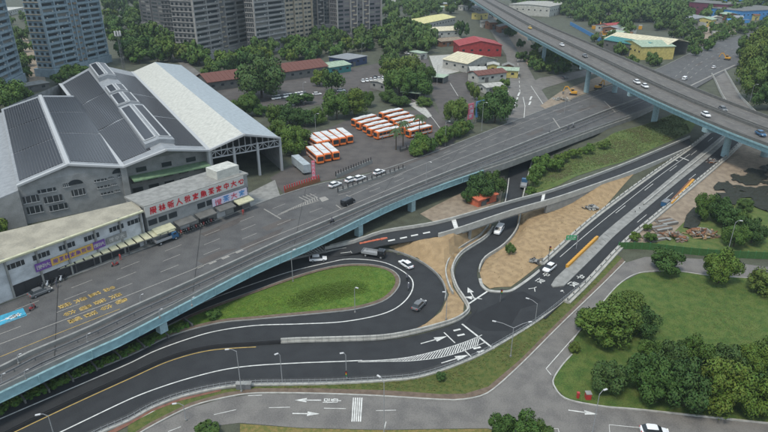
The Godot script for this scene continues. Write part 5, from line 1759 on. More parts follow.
func make_vehicles() -> void:
	park("car", "carwhite", "car", "white saloon car on the far leg of the loop beside the striped gore", "car", [318, 258], [328, 257.3], 0, "", "loop")
	park("car", "carwhite", "car", "white car rounding the bend of the loop road", "car", [406, 263.5], [399, 259], 0, "", "loop")
	park("car", "cargrey", "car", "dark grey car on the loop road bend beside the bare soil", "car", [419, 304], [425, 298], 0, "", "loop")
	park("truck", "carblack", "pickup_truck", "black pickup truck with pale load bed on the loop road", "truck", [374, 253], [384, 254.5], 0, "", "loop")
	park("car", "carwhite", "car", "white car on the rising road beside the orange barriers", "car", [549.5, 267], [543, 272], 0, "", "pair_left")
	park("car", "carwhite", "car", "white car on the street along the park lawn", "car", [655, 430.5], [665, 431.5], 0)
	park("van", "carblack", "van", "black van on the raised road near the hatched triangle", "van", [348, 201], [354, 198], UP)
	for q in [[335, 184], [351, 179], [359.5, 177.5], [379, 171.5]]:
		park("car", "carwhite", "car", "white car queuing beside the bus yard fence", "car", q, [q[0] + 8, q[1] - 3], UP, "white cars beside the bus yard")
	for a in [["carwhite", [637, 81.5], "white car on the viaduct, rear one of a close pair"], ["carwhite", [645, 85.5], "white car on the viaduct, front one of a close pair"], ["carwhite", [706, 114], "lone white car on the near lanes of the high viaduct"], ["cargrey", [723, 108.5], "dark car beside the middle barrier of the high viaduct"], ["carblue", [761, 133], "dark blue car on the near lanes of the high viaduct"], ["carwhite", [562, 44.5], "white car far up the viaduct behind the dark one"], ["cargrey", [585, 55.5], "dark car far up on the high viaduct"], ["caryellow", [530, 27.5], "yellow taxi far up on the high viaduct"]]:
		var h: float = R("high", a[1][0], a[1][1]).y
		park("car", a[0], "car", a[2], "car", a[1], [a[1][0] + 8, a[1][1] + 4.2], h)
	park("van", "carwhite", "van", "white van on the main road past the viaduct", "van", [685, 78], [690, 75.5], UP)
	park("car", "carwhite", "car", "white car on the main road beside the parked excavator", "car", [714, 67], [719, 64.6], UP)
	park("truck", "carblue", "small_truck", "small blue truck under the market awning", "truck", [166, 238], [174, 235], UP)
	park("truck", "carblue", "small_truck", "blue and white truck parked in the underpass", "truck", [524, 184], [525.5, 178], 0)
	park("van", "carwhite", "van", "white van half under the ramp bridge", "van", [499, 229], [494, 236], 0)
	park("car", "cargrey", "car", "dark car at the kerb below the market awning", "car", [40, 291], [50, 287], UP)
	park("car", "cargrey", "car", "grey car on the wide side street", "car", [565, 77.5], [575, 75.5], UP)
	for q in [[290, 104], [299, 100], [317, 93.5], [341, 90], [376, 77], [383, 62.5], [407, 53], [345, 98.5], [283, 108]]:
		park("car", ["cargrey", "carblack", "carwhite"][int(q[0]) % 3], "car", "small parked car in the car park by the red tiled house", "car", q, [q[0] + 8, q[1] - 1.5 + (int(q[0]) % 4)], UP, "cars in the car park")
	for k in 12: park("car", ["carwhite", "carwhite", "carwhite", "cargrey"][k % 4], "car", "parked car in the row behind the round headed trees", "car", [273 + k * 2.9, 97.6 - k * .42], [274.5 + k * 2.9, 100.6 - k * .42], UP, "row of parked cars")
	for k in 7: park("car", "carwhite", "car", "white car parked in the row at the edge of the car park", "car", [363 + k * 4, 80.6 - k * .55], [365 + k * 4, 83.6 - k * .55], UP, "white car row")
	# buses
	for k in 3: park("bus", "orange", "bus", "orange and white bus in the front row of three", "bus", [314.5 + k * 8, 150.5 - k * 1.6], [320 + k * 8, 155 - k * 1.6], UP, "front row of buses")
	for k in 5: park("bus", "orange", "bus", "orange and white bus in the back row of five", "bus", [313.5 + k * 7.8, 137.4 - k * 1.4], [320 + k * 7.8, 141.8 - k * 1.4], UP, "back row of buses")
	for k in 5: park("bus", "orange", "bus", "orange and white bus parked askew in the middle block", "bus", [363 + k * 6, 117 + k * 3.0], [354.5 + k * 6, 119 + k * 3.0], UP, "middle block of buses")
	for k in 6: park("bus", "orange", "bus", "orange and white bus in the block beside the palm trees", "bus", [391 + k * 5.6, 110.5 + k * 3.4], [382.5 + k * 5.6, 112.5 + k * 3.4], UP, "block of buses by the palms")
	# trailer by the market gate
	var t := thing("box_trailer", "long pale grey box trailer parked beside the market", "trailer", P(301, 164, UP + 2), yaw(P(309, 170.5, UP) - P(294, 158, UP)))
	t.position.y = UP + .05
	var b := B.new()
	b.box(Vector3(0, 2.1, 0), Vector3(11, 2.7, 2.5))
	part(t, "box", b, M.roofpale)
	b = B.new()
	b.box(Vector3(0, .6, 0), Vector3(10.4, .3, 1.2))
	part(t, "chassis", b, M.dark)
	wheels(t, [-4, -3, 4], 1.05, .48)

# ------------------------------------------------------------------ people: one surface from tapered bones
func sdf_mesh(bones: Array, cell: float) -> ArrayMesh:
	var bb := AABB(bones[0][0], Vector3.ZERO)
	for q in bones: bb = bb.expand(q[0]).expand(q[1])
	bb = bb.grow(.28)
	var n := Vector3i((bb.size / cell).ceil()) + Vector3i.ONE
	var f := PackedFloat32Array()
	f.resize(n.x * n.y * n.z)
	for k in n.z:
		for j in n.y:
			for i in n.x:
				var p := bb.position + Vector3(i, j, k) * cell
				var d := 1e3
				for q in bones:
					var ab: Vector3 = q[1] - q[0]
					var t := clampf((p - q[0]).dot(ab) / maxf(ab.length_squared(), 1e-6), 0, 1)
					var e: float = p.distance_to(q[0] + ab * t) - lerpf(q[2], q[3], t)
					var h := clampf(.5 + .5 * (d - e) / .04, 0, 1)
					d = lerpf(d, e, h) - .04 * h * (1 - h)
				f[(k * n.y + j) * n.x + i] = d
	var vid := {}
	var pts := PackedVector3Array(); var nr := PackedVector3Array(); var idx := PackedInt32Array()
	var at := func(i: int, j: int, k: int) -> int: return (k * n.y + j) * n.x + i
	for k in n.z - 1:
		for j in n.y - 1:
			for i in n.x - 1:
				var s := Vector3.ZERO; var c := 0
				for e in [[0,0,0,1,0,0],[0,1,0,1,1,0],[0,0,1,1,0,1],[0,1,1,1,1,1],[0,0,0,0,1,0],[1,0,0,1,1,0],[0,0,1,0,1,1],[1,0,1,1,1,1],[0,0,0,0,0,1],[1,0,0,1,0,1],[0,1,0,0,1,1],[1,1,0,1,1,1]]:
					var a := f[at.call(i + e[0], j + e[1], k + e[2])]; var d := f[at.call(i + e[3], j + e[4], k + e[5])]
					if (a < 0) != (d < 0):
						s += Vector3(i + e[0], j + e[1], k + e[2]).lerp(Vector3(i + e[3], j + e[4], k + e[5]), a / (a - d)); c += 1
				if c > 0:
					vid[at.call(i, j, k)] = pts.size()
					pts.append(bb.position + s / c * cell)
					nr.append(Vector3(f[at.call(i + 1, j, k)] - f[at.call(i, j, k)], f[at.call(i, j + 1, k)] - f[at.call(i, j, k)], f[at.call(i, j, k + 1)] - f[at.call(i, j, k)]).normalized())
	for k in range(1, n.z - 1):
		for j in range(1, n.y - 1):
			for i in range(1, n.x - 1):
				var a := f[at.call(i, j, k)]
				for ax in 3:
					var o := Vector3i(i, j, k); o[ax] += 1
					var d := f[at.call(o.x, o.y, o.z)]
					if (a < 0) == (d < 0): continue
					var u := Vector3i.ZERO; var w := Vector3i.ZERO
					u[(ax + 1) % 3] = 1; w[(ax + 2) % 3] = 1
					var q := []
					for m in [Vector3i.ZERO, u, u + w, w]:
						q.append(vid[at.call(i - m.x, j - m.y, k - m.z)])
					if a < 0: idx.append_array([q[0], q[2], q[1], q[0], q[3], q[2]])
					else: idx.append_array([q[0], q[1], q[2], q[0], q[2], q[3]])
	var arr := []
	arr.resize(Mesh.ARRAY_MAX)
	arr[Mesh.ARRAY_VERTEX] = pts; arr[Mesh.ARRAY_NORMAL] = nr; arr[Mesh.ARRAY_INDEX] = idx
	var m := ArrayMesh.new()
	m.add_surface_from_arrays(Mesh.PRIMITIVE_TRIANGLES, arr)
	return m

func make_people() -> void:
	var V := func(x, y, z): return Vector3(x, y, z)
	# seated rider, facing +x, hips at y .85
	var rider := sdf_mesh([[V.call(-.2, .88, 0), V.call(-.1, 1.35, 0), .16, .18], [V.call(-.1, 1.35, -.17), V.call(-.1, 1.35, .17), .1, .1], [V.call(-.08, 1.4, 0), V.call(-.04, 1.52, 0), .06, .06],
		[V.call(-.1, 1.36, .2), V.call(.12, 1.12, .27), .065, .05], [V.call(.12, 1.12, .27), V.call(.44, 1.05, .26), .05, .04], [V.call(-.1, 1.36, -.2), V.call(.12, 1.12, -.27), .065, .05], [V.call(.12, 1.12, -.27), V.call(.44, 1.05, -.26), .05, .04],
		[V.call(-.18, .86, .1), V.call(.24, .8, .16), .1, .08], [V.call(.24, .8, .16), V.call(.14, .44, .15), .07, .05], [V.call(.14, .42, .15), V.call(.3, .4, .15), .05, .04], [V.call(-.18, .86, -.1), V.call(.24, .8, -.16), .1, .08], [V.call(.24, .8, -.16), V.call(.14, .44, -.15), .07, .05], [V.call(.14, .42, -.15), V.call(.3, .4, -.15), .05, .04]], .04)
	var head := sdf_mesh([[V.call(0, .0, 0), V.call(.01, .1, 0), .085, .1], [V.call(.09, .02, 0), V.call(.12, -.01, 0), .02, .02]], .02)
	var hb := B.new()
	for k in 5:
		for j in 10:
			var a0 := PI * .5 * k / 5.0; var a1 := PI * .5 * (k + 1) / 5.0
			var t0 := TAU * j / 10.0; var t1 := TAU * (j + 1) / 10.0
			var pt := func(a, t): return Vector3(cos(a) * cos(t) * .14, sin(a) * .15 + .04, cos(a) * sin(t) * .14)
			hb.quad(pt.call(a0, t0), pt.call(a1, t0), pt.call(a1, t1), pt.call(a0, t1))
	var helmet := hb.mesh()
	var walker := sdf_mesh([[V.call(0, .95, 0), V.call(.02, 1.38, 0), .15, .17], [V.call(0, 1.4, -.17), V.call(0, 1.4, .17), .09, .09], [V.call(0, 1.42, 0), V.call(.01, 1.55, 0), .06, .055],
		[V.call(0, 1.4, .22), V.call(-.04, 1.12, .27), .06, .05], [V.call(-.04, 1.12, .27), V.call(.06, .86, .28), .048, .04], [V.call(0, 1.4, -.22), V.call(.04, 1.12, -.27), .06, .05], [V.call(.04, 1.12, -.27), V.call(.16, .88, -.27), .048, .04],
		[V.call(0, .92, .09), V.call(.12, .5, .1), .095, .07], [V.call(.12, .5, .1), V.call(.08, .08, .1), .065, .045], [V.call(.08, .05, .1), V.call(.24, .04, .1), .045, .04], [V.call(0, .92, -.09), V.call(-.06, .5, -.1), .095, .07], [V.call(-.06, .5, -.1), V.call(-.2, .1, -.1), .065, .045], [V.call(-.2, .06, -.1), V.call(-.05, .04, -.1), .045, .04]], .04)
	var person := func(seat: bool, o: Vector3, turn: float, label: String, cloth: Material, hm: Material, grp: String):
		var p := thing("person", label, "person", o, turn, grp)
		part(p, "body", rider if seat else walker, cloth)
		part(p, "head", head, M.skin, Vector3(-.02, 1.6, 0) if seat else Vector3(.01, 1.62, 0))
		part(p, "helmet" if seat else "hair", helmet, hm, Vector3(-.02, 1.62, 0) if seat else Vector3(.01, 1.64, 0))
	for a in [[32, 307, 38, 303, UP, "carred", "red scooter waiting beside the blue road box", "rider in dark clothes on the red scooter beside the blue road box"], [115, 263.5, 108, 266, UP, "carred", "dark red scooter passing the market annex", "rider in dark clothes passing the yellow banner"], [332, 221, 338, 218, UP, "carblack", "black scooter on the raised road beside the inner barrier", "rider in dark clothes near the inner barrier of the raised road"],
		[407, 277.5, 408, 272, 0.0, "carblack", "black scooter riding ahead on the loop bend by the island", "rider ahead on the loop bend by the island"], [408.5, 287, 409.5, 281, 0.0, "cargrey", "grey scooter riding behind on the loop bend by the island", "rider behind on the loop bend by the island"], [549, 132.5, 555, 130, UP, "carblack", "black scooter alone on the raised road before the painted bar", "rider alone on the raised road before the painted bar"],
		[568, 128, 574, 126, UP, "carblack", "black scooter leading a pair near the concrete parapet", "rider leading a pair near the concrete parapet"], [573, 126.5, 579, 124.5, UP, "cargrey", "grey scooter following in a pair near the concrete parapet", "rider following in a pair near the concrete parapet"]]:
		var s := park("scooter", a[5], "scooter", a[6], "scooter", [a[0], a[1]], [a[2], a[3]], a[4], "", "loop" if a[4] < 1 else "")
		person.call(true, s.position, s.rotation.y, a[7], M.cloth if a[5] != "carred" else M.cargrey, M.carwhite if a[5] == "cargrey" else M.carblack, "")
	for k in 16:
		park("scooter", ["carblack", "cargrey", "carred"][k % 3], "scooter", "scooter parked in the row before the market front block", "scooter", [176 + k * 2.5, 233.5 - k * .95], [177.6 + k * 2.5, 236.5 - k * .95], UP, "scooters parked before the market")
	for k in 7:
		park("scooter", ["carblack", "cargrey", "carwhite"][k % 3], "scooter", "scooter parked under the annex awning", "scooter", [38 + k * 4.5, 287 - k * 1.7], [39.5 + k * 4.5, 284 - k * 1.7], UP, "scooters under the awning")
	for a in [[250, 207, "person in pale clothes at the right end of the market front", "cargrey"], [56, 284, "person in grey standing under the annex awning", "cloth"], [120, 257, "person in red by the annex awning posts", "clothred"], [243, 212, "person in red crossing before the market front block", "clothred"]]:
		var q := P(a[0], a[1], UP + .9)
		person.call(false, Vector3(q.x, UP + .08, q.z), .6 + a[0], a[2], M[a[3]], M.dark, "")

# ------------------------------------------------------------------ street furniture and works
func lamp(base: Vector3, h: float, arms: Array, label: String, group := "", nm := "street_lamp") -> Node3D:
	var t := thing(nm, label, "street lamp", base, 0, group)
	var b := B.new()
	b.tube(Vector3(0, -.1, 0), Vector3(0, h, 0), .085, .055, 8)
	part(t, "pole", b, M.galv)
	b = B.new()
	b.tube(Vector3(0, -.05, 0), Vector3(0, .35, 0), .2, .2, 8)
	part(t, "foot", b, M.conc)
	for a in arms:
		var d := Vector3(a[0], 0, a[1])
		b = B.new()
		b.tube(Vector3(0, h - .1, 0), d * .6 + Vector3(0, h + .45, 0), .06, .05, 6); b.tube(d * .6 + Vector3(0, h + .45, 0), d + Vector3(0, h + .55, 0), .05, .05, 6)
		part(t, "arm", b, M.galv)
		b = B.new()
		var f := d.normalized()
		b.box(d + f * .3 + Vector3(0, h + .52, 0), Vector3(.7, .12, .28) * (.6 if h < 2 else 1.0), Basis(Vector3.UP, yaw(f)))
		part(t, "lamp_head", b, M.lamp)
	return t

func signal_post(base: Vector3, h: float, label: String) -> void:
	var t := thing("traffic_light", label, "traffic light", base)
	var b := B.new()
	b.tube(Vector3.ZERO, Vector3(0, h, 0), .1, .08, 8)
	part(t, "pole", b, M.rail)
	part(t, "signal_head", wallmesh(.4, 1.1, .35), M.dark, Vector3(.1, h - .3, .15))
	var lens := B.new()
	lens.tube(Vector3(0, 0, 0), Vector3(0, 0, .05), .13, .13, 10)
	for k in 3: part(t, "lens", lens, [M.tail, M.caryellow, M.signgreen][k], Vector3(.1, h + .02 - k * .33, .33))

func excavator(base: Vector3, turn: float, label: String, grp := "") -> void:
	var t := thing("excavator", label, "excavator", base, turn, grp)
	for s in [-1, 1]:
		var b := B.new()
		hull(b, [[-1.7, .28, .15, .6, .08], [-1.4, .28, 0, .8, .08], [1.4, .28, 0, .8, .08], [1.7, .28, .15, .6, .08]])
		part(t, "track", b, M.dark, Vector3(0, 0, s * 1.0))
	var b := B.new()
	hull(b, [[-1.8, 1.0, .9, 1.9], [-1.6, 1.15, .85, 2.0], [.2, 1.15, .85, 1.9], [1.2, 1.1, .85, 1.4]])
	part(t, "body", b, M.machine)
	part(t, "cabin", wallmesh(1.3, 1.5, .95), M.glass, Vector3(.5, 2.0, .65))
	part(t, "cabin_roof", wallmesh(1.4, .12, 1.05), M.machine, Vector3(.5, 2.8, .65))
	b = B.new()
	b.bar(Vector3(.9, 1.5, -.1), Vector3(2.9, 4.0, -.1), .4, .5); b.bar(Vector3(2.9, 4.0, -.1), Vector3(4.2, 3.7, -.1), .38, .45)
	part(t, "boom", b, M.machine)
	b = B.new()
	b.bar(Vector3(4.1, 3.8, -.1), Vector3(4.9, 1.4, -.1), .3, .35)
	part(t, "arm", b, M.machine)
	b = B.new()
	hull(b, [[-.4, .5, 0, .7, .05], [.1, .55, -.2, .9, .05], [.5, .5, .1, .7, .05]])
	part(t, "bucket", b, M.rail, Vector3(4.7, .6, -.1))

func heap(nm: String, label: String, cat: String, c: Vector3, rx: float, rz: float, hgt: float, n: int, mats: Array, seed_: int) -> void:
	var t := thing(nm, label, cat, c)
	var r := RandomNumberGenerator.new()
	r.seed = seed_
	for k in n:
		var an := r.randf() * TAU; var q := sqrt(r.randf())
		var b := B.new()
		var s := Vector3(r.randf_range(.6, 2.6), r.randf_range(.12, .4), r.randf_range(.15, .8))
		b.box(Vector3(cos(an) * q * rx, (1 - q * q) * hgt * r.randf_range(.4, 1.0) + .15, sin(an) * q * rz), s, Basis.from_euler(Vector3(r.randf_range(-.4, .4), r.randf() * TAU, r.randf_range(-.4, .4))))
		part(t, "scrap_piece", b, mats[k % mats.size()])

func make_furniture() -> void:
	lamp(G(241.5, 392), 8.9, [[-1.2, .2]], "tall street lamp beside the grey box on the verge")
	lamp(G(282.5, 384), 6.4, [[-.3, .2]], "slim lamp post by the fence before the end of the pale median barrier")
	lamp(G(346.5, 379), 5.4, [[-.4, .1]], "short lamp post with a sign plate near the start of the chevron band")
	lamp(G(384, 434), 10.5, [[-.6, -.6]], "tall lamp post at the near edge of the park street beside the striped crossing")
	lamp(P(62, 462), 9.2, [[-.9, .3]], "street lamp between approach road and verge, its head over the yellow line")
	lamp(G(592, 434), 8.2, [[.7, -.3]], "street lamp on the park street beside the red bins")
	lamp(G(186, 421), 3.4, [[-1.0, .2]], "low lamp post on the footpath before the park street bend")
	lamp(G(510.5, 357), 6.8, [[-3.2, -1.2], [3.0, -1.0]], "twin armed street lamp on the verge at the junction")
	lamp(G(535, 323), 4.8, [[-1.6, -1.0]], "curved single lamp at the road edge past the twin armed one")
	lamp(P(293, 282), 7.8, [[.5, -.4]], "street lamp on the far rim of the grass island")
	lamp(G(355, 313), 6.0, [[.3, .2]], "street lamp on the near rim of the grass island")
	lamp(G(446, 320), 6.4, [[-.4, 0]], "thin lamp post on the bare soil by the curved barrier")
	lamp(G(728, 251), 8.0, [[.8, .2]], "pale lamp post standing at the green net fence")
	for q in [[19, 364], [26, 380], [88, 343], [3, 384], [192, 306], [160, 318], [141, 303]]:
		var b3 := P(q[0], q[1], UP + .0)
		lamp(Vector3(b3.x, UP, b3.z), 1.3, [[.2, -.2]], "short bollard lamp along the near lane of the raised road", "bollard lamps of the raised road", "bollard_lamp")
	for q in [[481.5, 131, 11.0], [445, 146, 9.0], [426, 186, 7.5], [564, 114, 9.0]]:
		lamp(P(q[0], q[1], UP), q[2], [[.9, .9]], "tall lamp post along the far kerb of the raised main road", "lamps of the main road")
	for q in [[437, 85, 10.0], [316, 138, 9.0], [362, 60, 10.0], [304, 105, 10.0], [436, 48, 12.0], [418, 47, 12.0], [510, 86, 9.0], [749, 105, 9.0]]:
		lamp(P(q[0], q[1], UP), q[2], [[1.0, .4]], "distant lamp post in the yards behind the main road", "lamps in the yards")
	signal_post(G(548, 262), 4.2, "black traffic light on the dirt corner by the rising road")
	signal_post(G(346, 382), 2.4, "small signal post by the short lamp near the chevron band")
	signal_post(G(500, 303), 3.4, "traffic light at the mouth of the underpass road")
	# green direction sign
	var t := thing("direction_sign", "green direction sign board on a post beside the rising road", "sign", G(576, 250))
	var b := B.new()
	b.tube(Vector3.ZERO, Vector3(0, 4.2, 0), .1, .09, 8); b.bar(Vector3(0, 3.9, 0), Vector3(-2.2, 3.9, 0), .1, .1)
	part(t, "post", b, M.galv)
	part(t, "board", wallmesh(2.6, 1.3, .1), M.signgreen, Vector3(-1.7, 3.6, .12))
	b = B.new()
	for k in 3: glyph(b, ["zhong", "da", "lin"][k], Vector3(-2.5 + k * .8, 3.75, .18), Vector3.RIGHT, Vector3.UP, .55, .5, .08, Vector3.BACK)
	b.box(Vector3(-1.7, 3.2, .175), Vector3(1.8, .1, .01))
	part(t, "lettering", b, M.white)
	# orange water barriers on the median, each its own
	b = B.new()
	hull(b, [[-.9, .28, 0, .9, .06], [-.85, .32, 0, .95, .06], [.85, .32, 0, .95, .06], [.9, .28, 0, .9, .06]])
	var bm := b.mesh()
	for k in 14:
		var q := R("pair_right", 570 + k * 2.1, 268 - k * 2.05)
		var o := solo("water_barrier", bm, M.barrier, "yellow orange plastic barrier in the row on the median nose", "barrier", "orange barriers on the median")
		o.position = q + Vector3(-.4, .24, -.2); o.rotation.y = .83
	for k in 16:
		for j in 2:
			var q := G(672 + k * 1.35 - j * 1.4, 204.5 - k * 1.45 - j * .6)
			var o := solo("water_barrier", bm, M.barrier if j == 0 else M.rust, "weathered orange barrier in the double row on the sandy strip", "barrier", "orange barriers on the sandy strip")
			o.position = q + Vector3(0, .09, 0); o.rotation.y = .83
	for k in 6:
		var q := G(363 + k * 4.2, 246 - k * .9)
		var o := solo("water_barrier", bm, M.shedred, "red barrier beside the blue pier under the raised road", "barrier", "red barriers by the pier")
		o.position = q + Vector3(0, .1, 0); o.rotation.y = .3
	# electrical box on the verge, litter bins
	b = B.new()
	hull(b, [[-1.3, .4, 0, 1.2, .05], [1.3, .4, 0, 1.2, .05]])
	var bx := thing("utility_cabinet", "long grey utility cabinet at the foot of the tall street lamp", "cabinet", G(244, 388.5))
	part(bx, "box", b, M.rail); part(bx, "lid", wallmesh(2.8, .1, .95), M.conc, Vector3(0, 1.22, 0))
	for a in [["red litter bin with pale lid on the lawn corner", 587.5, 399, 1.2, .9], ["slim red post bin beside the wider red bin", 577.5, 398.5, 1.1, .4]]:
		var n := thing("litter_bin", a[0], "bin", G(a[1], a[2]) + Vector3(0, .14, 0))
		part(n, "box", wallmesh(a[4], a[3], a[4]), M.carred, Vector3(0, a[3] * .5, 0))
		part(n, "lid", wallmesh(a[4] + .1, .1, a[4] + .1), M.conc if a[4] > .5 else M.carred, Vector3(0, a[3] + .05, 0))
	# advertising boards
	for a in [["tall pink advertising board on posts at the bus yard corner", 470, 125, "pink", 3.4], ["tall blue and white advertising board beside the pink one", 479, 122, "bannerblue", 5.0]]:
		var n := thing("advertising_board", a[0], "sign", P(a[1], a[2], UP), .75)
		var w: float = a[4]
		part(n, "panel", wallmesh(w, 6.5, .3), M[a[3]], Vector3(0, 5.6, 0))
		for s in [-.4, .4]:
			b = B.new()
			b.tube(Vector3(w * s, 0, -.2), Vector3(w * s, 8, -.2), .12, .12, 6)
			part(n, "post", b, M.galv)
		b = B.new()
		for k in 3: glyph(b, ["da", "man", "jia"][k], Vector3(-.2 + (k % 2) * .5, 7.6 - k * 1.9, .17), Vector3.RIGHT, Vector3.UP, w * .55, 1.4, .3, Vector3.BACK)
		part(n, "lettering", b, M.signpale)
	var pn := thing("pink_pillar_sign", "slender pink pillar sign beside the box trailer", "sign", P(314, 180, UP))
	part(pn, "pillar", wallmesh(1.0, 6.2, .6), M.pink, Vector3(0, 3.1, 0)); part(pn, "foot", wallmesh(1.6, .5, 1.2), M.conc, Vector3(0, .25, 0))
	b = B.new()
	for k in 4: glyph(b, ["zhong", "da", "ren", "lin"][k], Vector3(0, 5.4 - k * 1.2, .31), Vector3.RIGHT, Vector3.UP, .7, .8, .12, Vector3.BACK)
	part(pn, "lettering", b, M.signpale)
	# fences on the upper side
	for a in [["yard_fence", "low concrete fence with dark posts before the bus yard", [[336, 178.5], [350, 172.5], [372, 163.5]], M.conc, 1.3], ["planter_wall", "brown planter wall with red pots before the market gate", [[285, 193], [303, 187], [320, 181.5]], M.rust, 1.2], ["palm_fence", "iron fence with dark posts along the kerb below the palms", [[400, 152], [425, 144], [450, 134], [470, 124]], M.concd, 1.0], ["kerb_barrier", "low concrete barrier dividing the parked lane from the main road", [[338, 193], [360, 185], [384, 176.5], [405, 169]], M.conc, .7]]:
		var n := thing(a[0], a[1], "fence")
		var fp := smooth(PP(a[2], UP), 30)
		b = B.new()
		sweep(b, fp, .35, 0, a[4])
		part(n, "wall", b, a[3])
		for k in range(0, 30, 2): part(n, "post", wallmesh(.3, 1.5, .3), M.dark if a[3] != M.rust else M.carred, fp[k] + Vector3(0, a[4] + .3, 0))
	# kerb of the far side of the main road
	b = B.new()
	sweep(b, roads.main.L.slice(4, 70), .35, 0, .18, -.1)
	struct("main_road_kerb", b, M.conc)
	# kerbs of the street
	b = B.new()
	sweep(b, smooth(GG([[128, 441], [150, 427.5], [190, 407.5], [225, 398], [256, 393.6], [320, 394], [384, 396.6], [440, 400], [465, 399.6], [489, 392.6], [521, 364.6], [561, 324.6], [602, 285], [625, 262]]), 80), .25, -.05, .2)
	sweep(b, smooth(GG([[768, 423.8], [640, 410.3], [601, 406.8], [566, 399.4], [554.2, 387], [553.6, 379], [562, 366], [572, 355]]), 50), .25, -.05, .26)
	sweep(b, smooth(GG([[572, 341], [600, 306], [620, 284], [640, 273.5], [673, 271.5], [713, 276.5], [768, 279.5]]), 50), .25, -.05, .26)
	struct("street_kerb", b, M.concl)
	# green net fence of the work site
	var nf := thing("green_net_fence", "long green net fence along the street before the work site", "fence")
	var np := smooth(GG([[618, 249], [645, 249.5], [690, 254.5], [729, 257.5], [790, 260]]), 44)
	b = B.new()
	sweep(b, np, .08, 0, 1.9)
	part(nf, "net", b, M.netgreen)
	b = B.new()
	b.tube(Vector3.ZERO, Vector3(0, 2.1, 0), .05, .05, 6)
	for k in range(0, 44, 2): part(nf, "post", b, M.signgreen, np[k])
	# machines
	excavator(P(727, 60, UP), 2.4, "yellow excavator parked on the main road beyond the viaduct")
	excavator(P(573, 95, UP), 2.8, "yellow excavator at the foot of the viaduct pier")
	excavator(P(598, 89, UP), .6, "dusty excavator behind the viaduct pier")
	for q in [[712, 33, 1.0], [719, 31, 2.5], [705, 30, 0.2], [600, 27, 1.2], [604, 37, 2.0]]:
		excavator(P(q[0], q[1], UP), q[2], "orange machine in the far depot", "machines in the far depot")
	var k9 := 0
	for q in [[596, 29], [607, 31], [632, 34], [626, 27], [640, 29], [604, 40], [702, 26], [710, 25], [728, 27], [735, 24], [716, 35], [745, 23]]:
		var cn := thing("storage_container", "%s storage container in the far depot yards" % ["orange", "rusty", "white", "blue"][k9 % 4], "container", P(q[0], q[1], UP), .3 * k9, "containers in the far depots")
		part(cn, "box", wallmesh(7, 3, 2.8), [M.machine, M.rust, M.offwhite, M.brightblue][k9 % 4], Vector3(0, 1.55, 0)); part(cn, "door", wallmesh(.1, 2.6, 2.4), M.conc, Vector3(3.52, 1.5, 0)); part(cn, "roof", wallmesh(7.1, .1, 2.9), M.conc, Vector3(0, 3.1, 0))
		k9 += 1
	# stacks and scrap on the work site
	heap("scrap_heap", "heap of rusty scrap and timber on the work site", "scrap heap", G(673, 238), 3.4, 2.4, 1.6, 60, [M.rust, M.path, M.conc, M.sand], 5)
	heap("scrap_heap", "heap of yellow formwork and brown timber below the trees", "scrap heap", G(702, 235), 4.2, 2.6, 1.8, 70, [M.dirt, M.rust, M.path, M.conc], 6)
	heap("rubble_heap", "heap of broken concrete by the main road under the viaduct", "rubble heap", G(562, 100), 4, 3, 1.2, 50, [M.conc, M.concl, M.sand], 7)
	heap("debris_heap", "heap of dark debris on the sandy strip at the pier foot", "rubble heap", G(712, 163), 2.4, 2, 1, 40, [M.dark, M.rust, M.conc], 8)
	heap("equipment_heap", "small heap of crates and tools on the bare soil", "equipment", G(591, 209), 2.2, 1.2, 1.1, 26, [M.conc, M.concl, M.dark], 9)
	heap("equipment_heap", "stack of pipes and boards on the soil by the traffic light", "equipment", G(535, 262), 1.6, 1.0, .7, 18, [M.concd, M.conc, M.dark], 10)
	for a in [["stack of dark brown boards on the sandy strip, upper one", 666, 223], ["stack of dark brown boards on the sandy strip, lower one", 654, 239], ["stack of dark brown boards between the two others", 660, 229]]:
		var st := thing("board_stack", a[0], "boards", G(a[1], a[2]) + Vector3(0, .1, 0), .35)
		for k in 4: for j in 3: part(st, "board", wallmesh(5.5 - j * .3, .18, .8), M.path if (k + j) % 2 == 0 else M.conc, Vector3(j * .1, .1 + j * .2, -1.4 + k * .9))
	var cb := thing("blue_site_box", "small blue site container beside the orange barriers", "container", G(665, 206), .8)
	part(cb, "box", wallmesh(3.2, 1.3, 1.5), M.carblue, Vector3(0, 1.0, 0)); part(cb, "lid", wallmesh(3.3, .15, 1.6), M.cargrey, Vector3(0, 1.7, 0))
	var gc := thing("green_cabin", "small bright green site cabin beyond the viaduct", "cabin", P(613, 52, UP), .4)
	part(gc, "box", wallmesh(5, 5, 4), M.signgreen, Vector3(0, 2.5, 0)); part(gc, "roof", wallmesh(5.4, .3, 4.4), M.netgreen, Vector3(0, 5.1, 0))
	# dark sheets spread on the ground, lying in folds
	for a in [["large sheet of black netting spread over the sandy ground", [[713, 188], [722, 178], [745, 171], [780, 163], [820, 165], [820, 218], [768, 213], [750, 206], [741, 198], [735, 206], [722, 203]], 1], ["small heap of black netting beside the scrap", [[683, 228], [686, 216], [694, 208], [702, 212], [700, 224], [695, 231]], 2]]:
		var fn := FastNoiseLite.new()
		fn.seed = a[2]; fn.frequency = .22
		var pv := PackedVector2Array()
		for q in a[1]:
			var g := G(q[0], q[1])
			pv.append(Vector2(g.x, g.z))
		var bb := Rect2(pv[0], Vector2.ZERO)
		for q in pv: bb = bb.expand(q)
		var g2 := B.new()
		var st := 1.0
		var hf := func(p: Vector2) -> float: return gh(p.x, p.y) + .12 + .9 * absf(fn.get_noise_2d(p.x, p.y)) + .5 * absf(fn.get_noise_2d(p.x * 3, p.y * 3 + 50))
		var z := bb.position.y
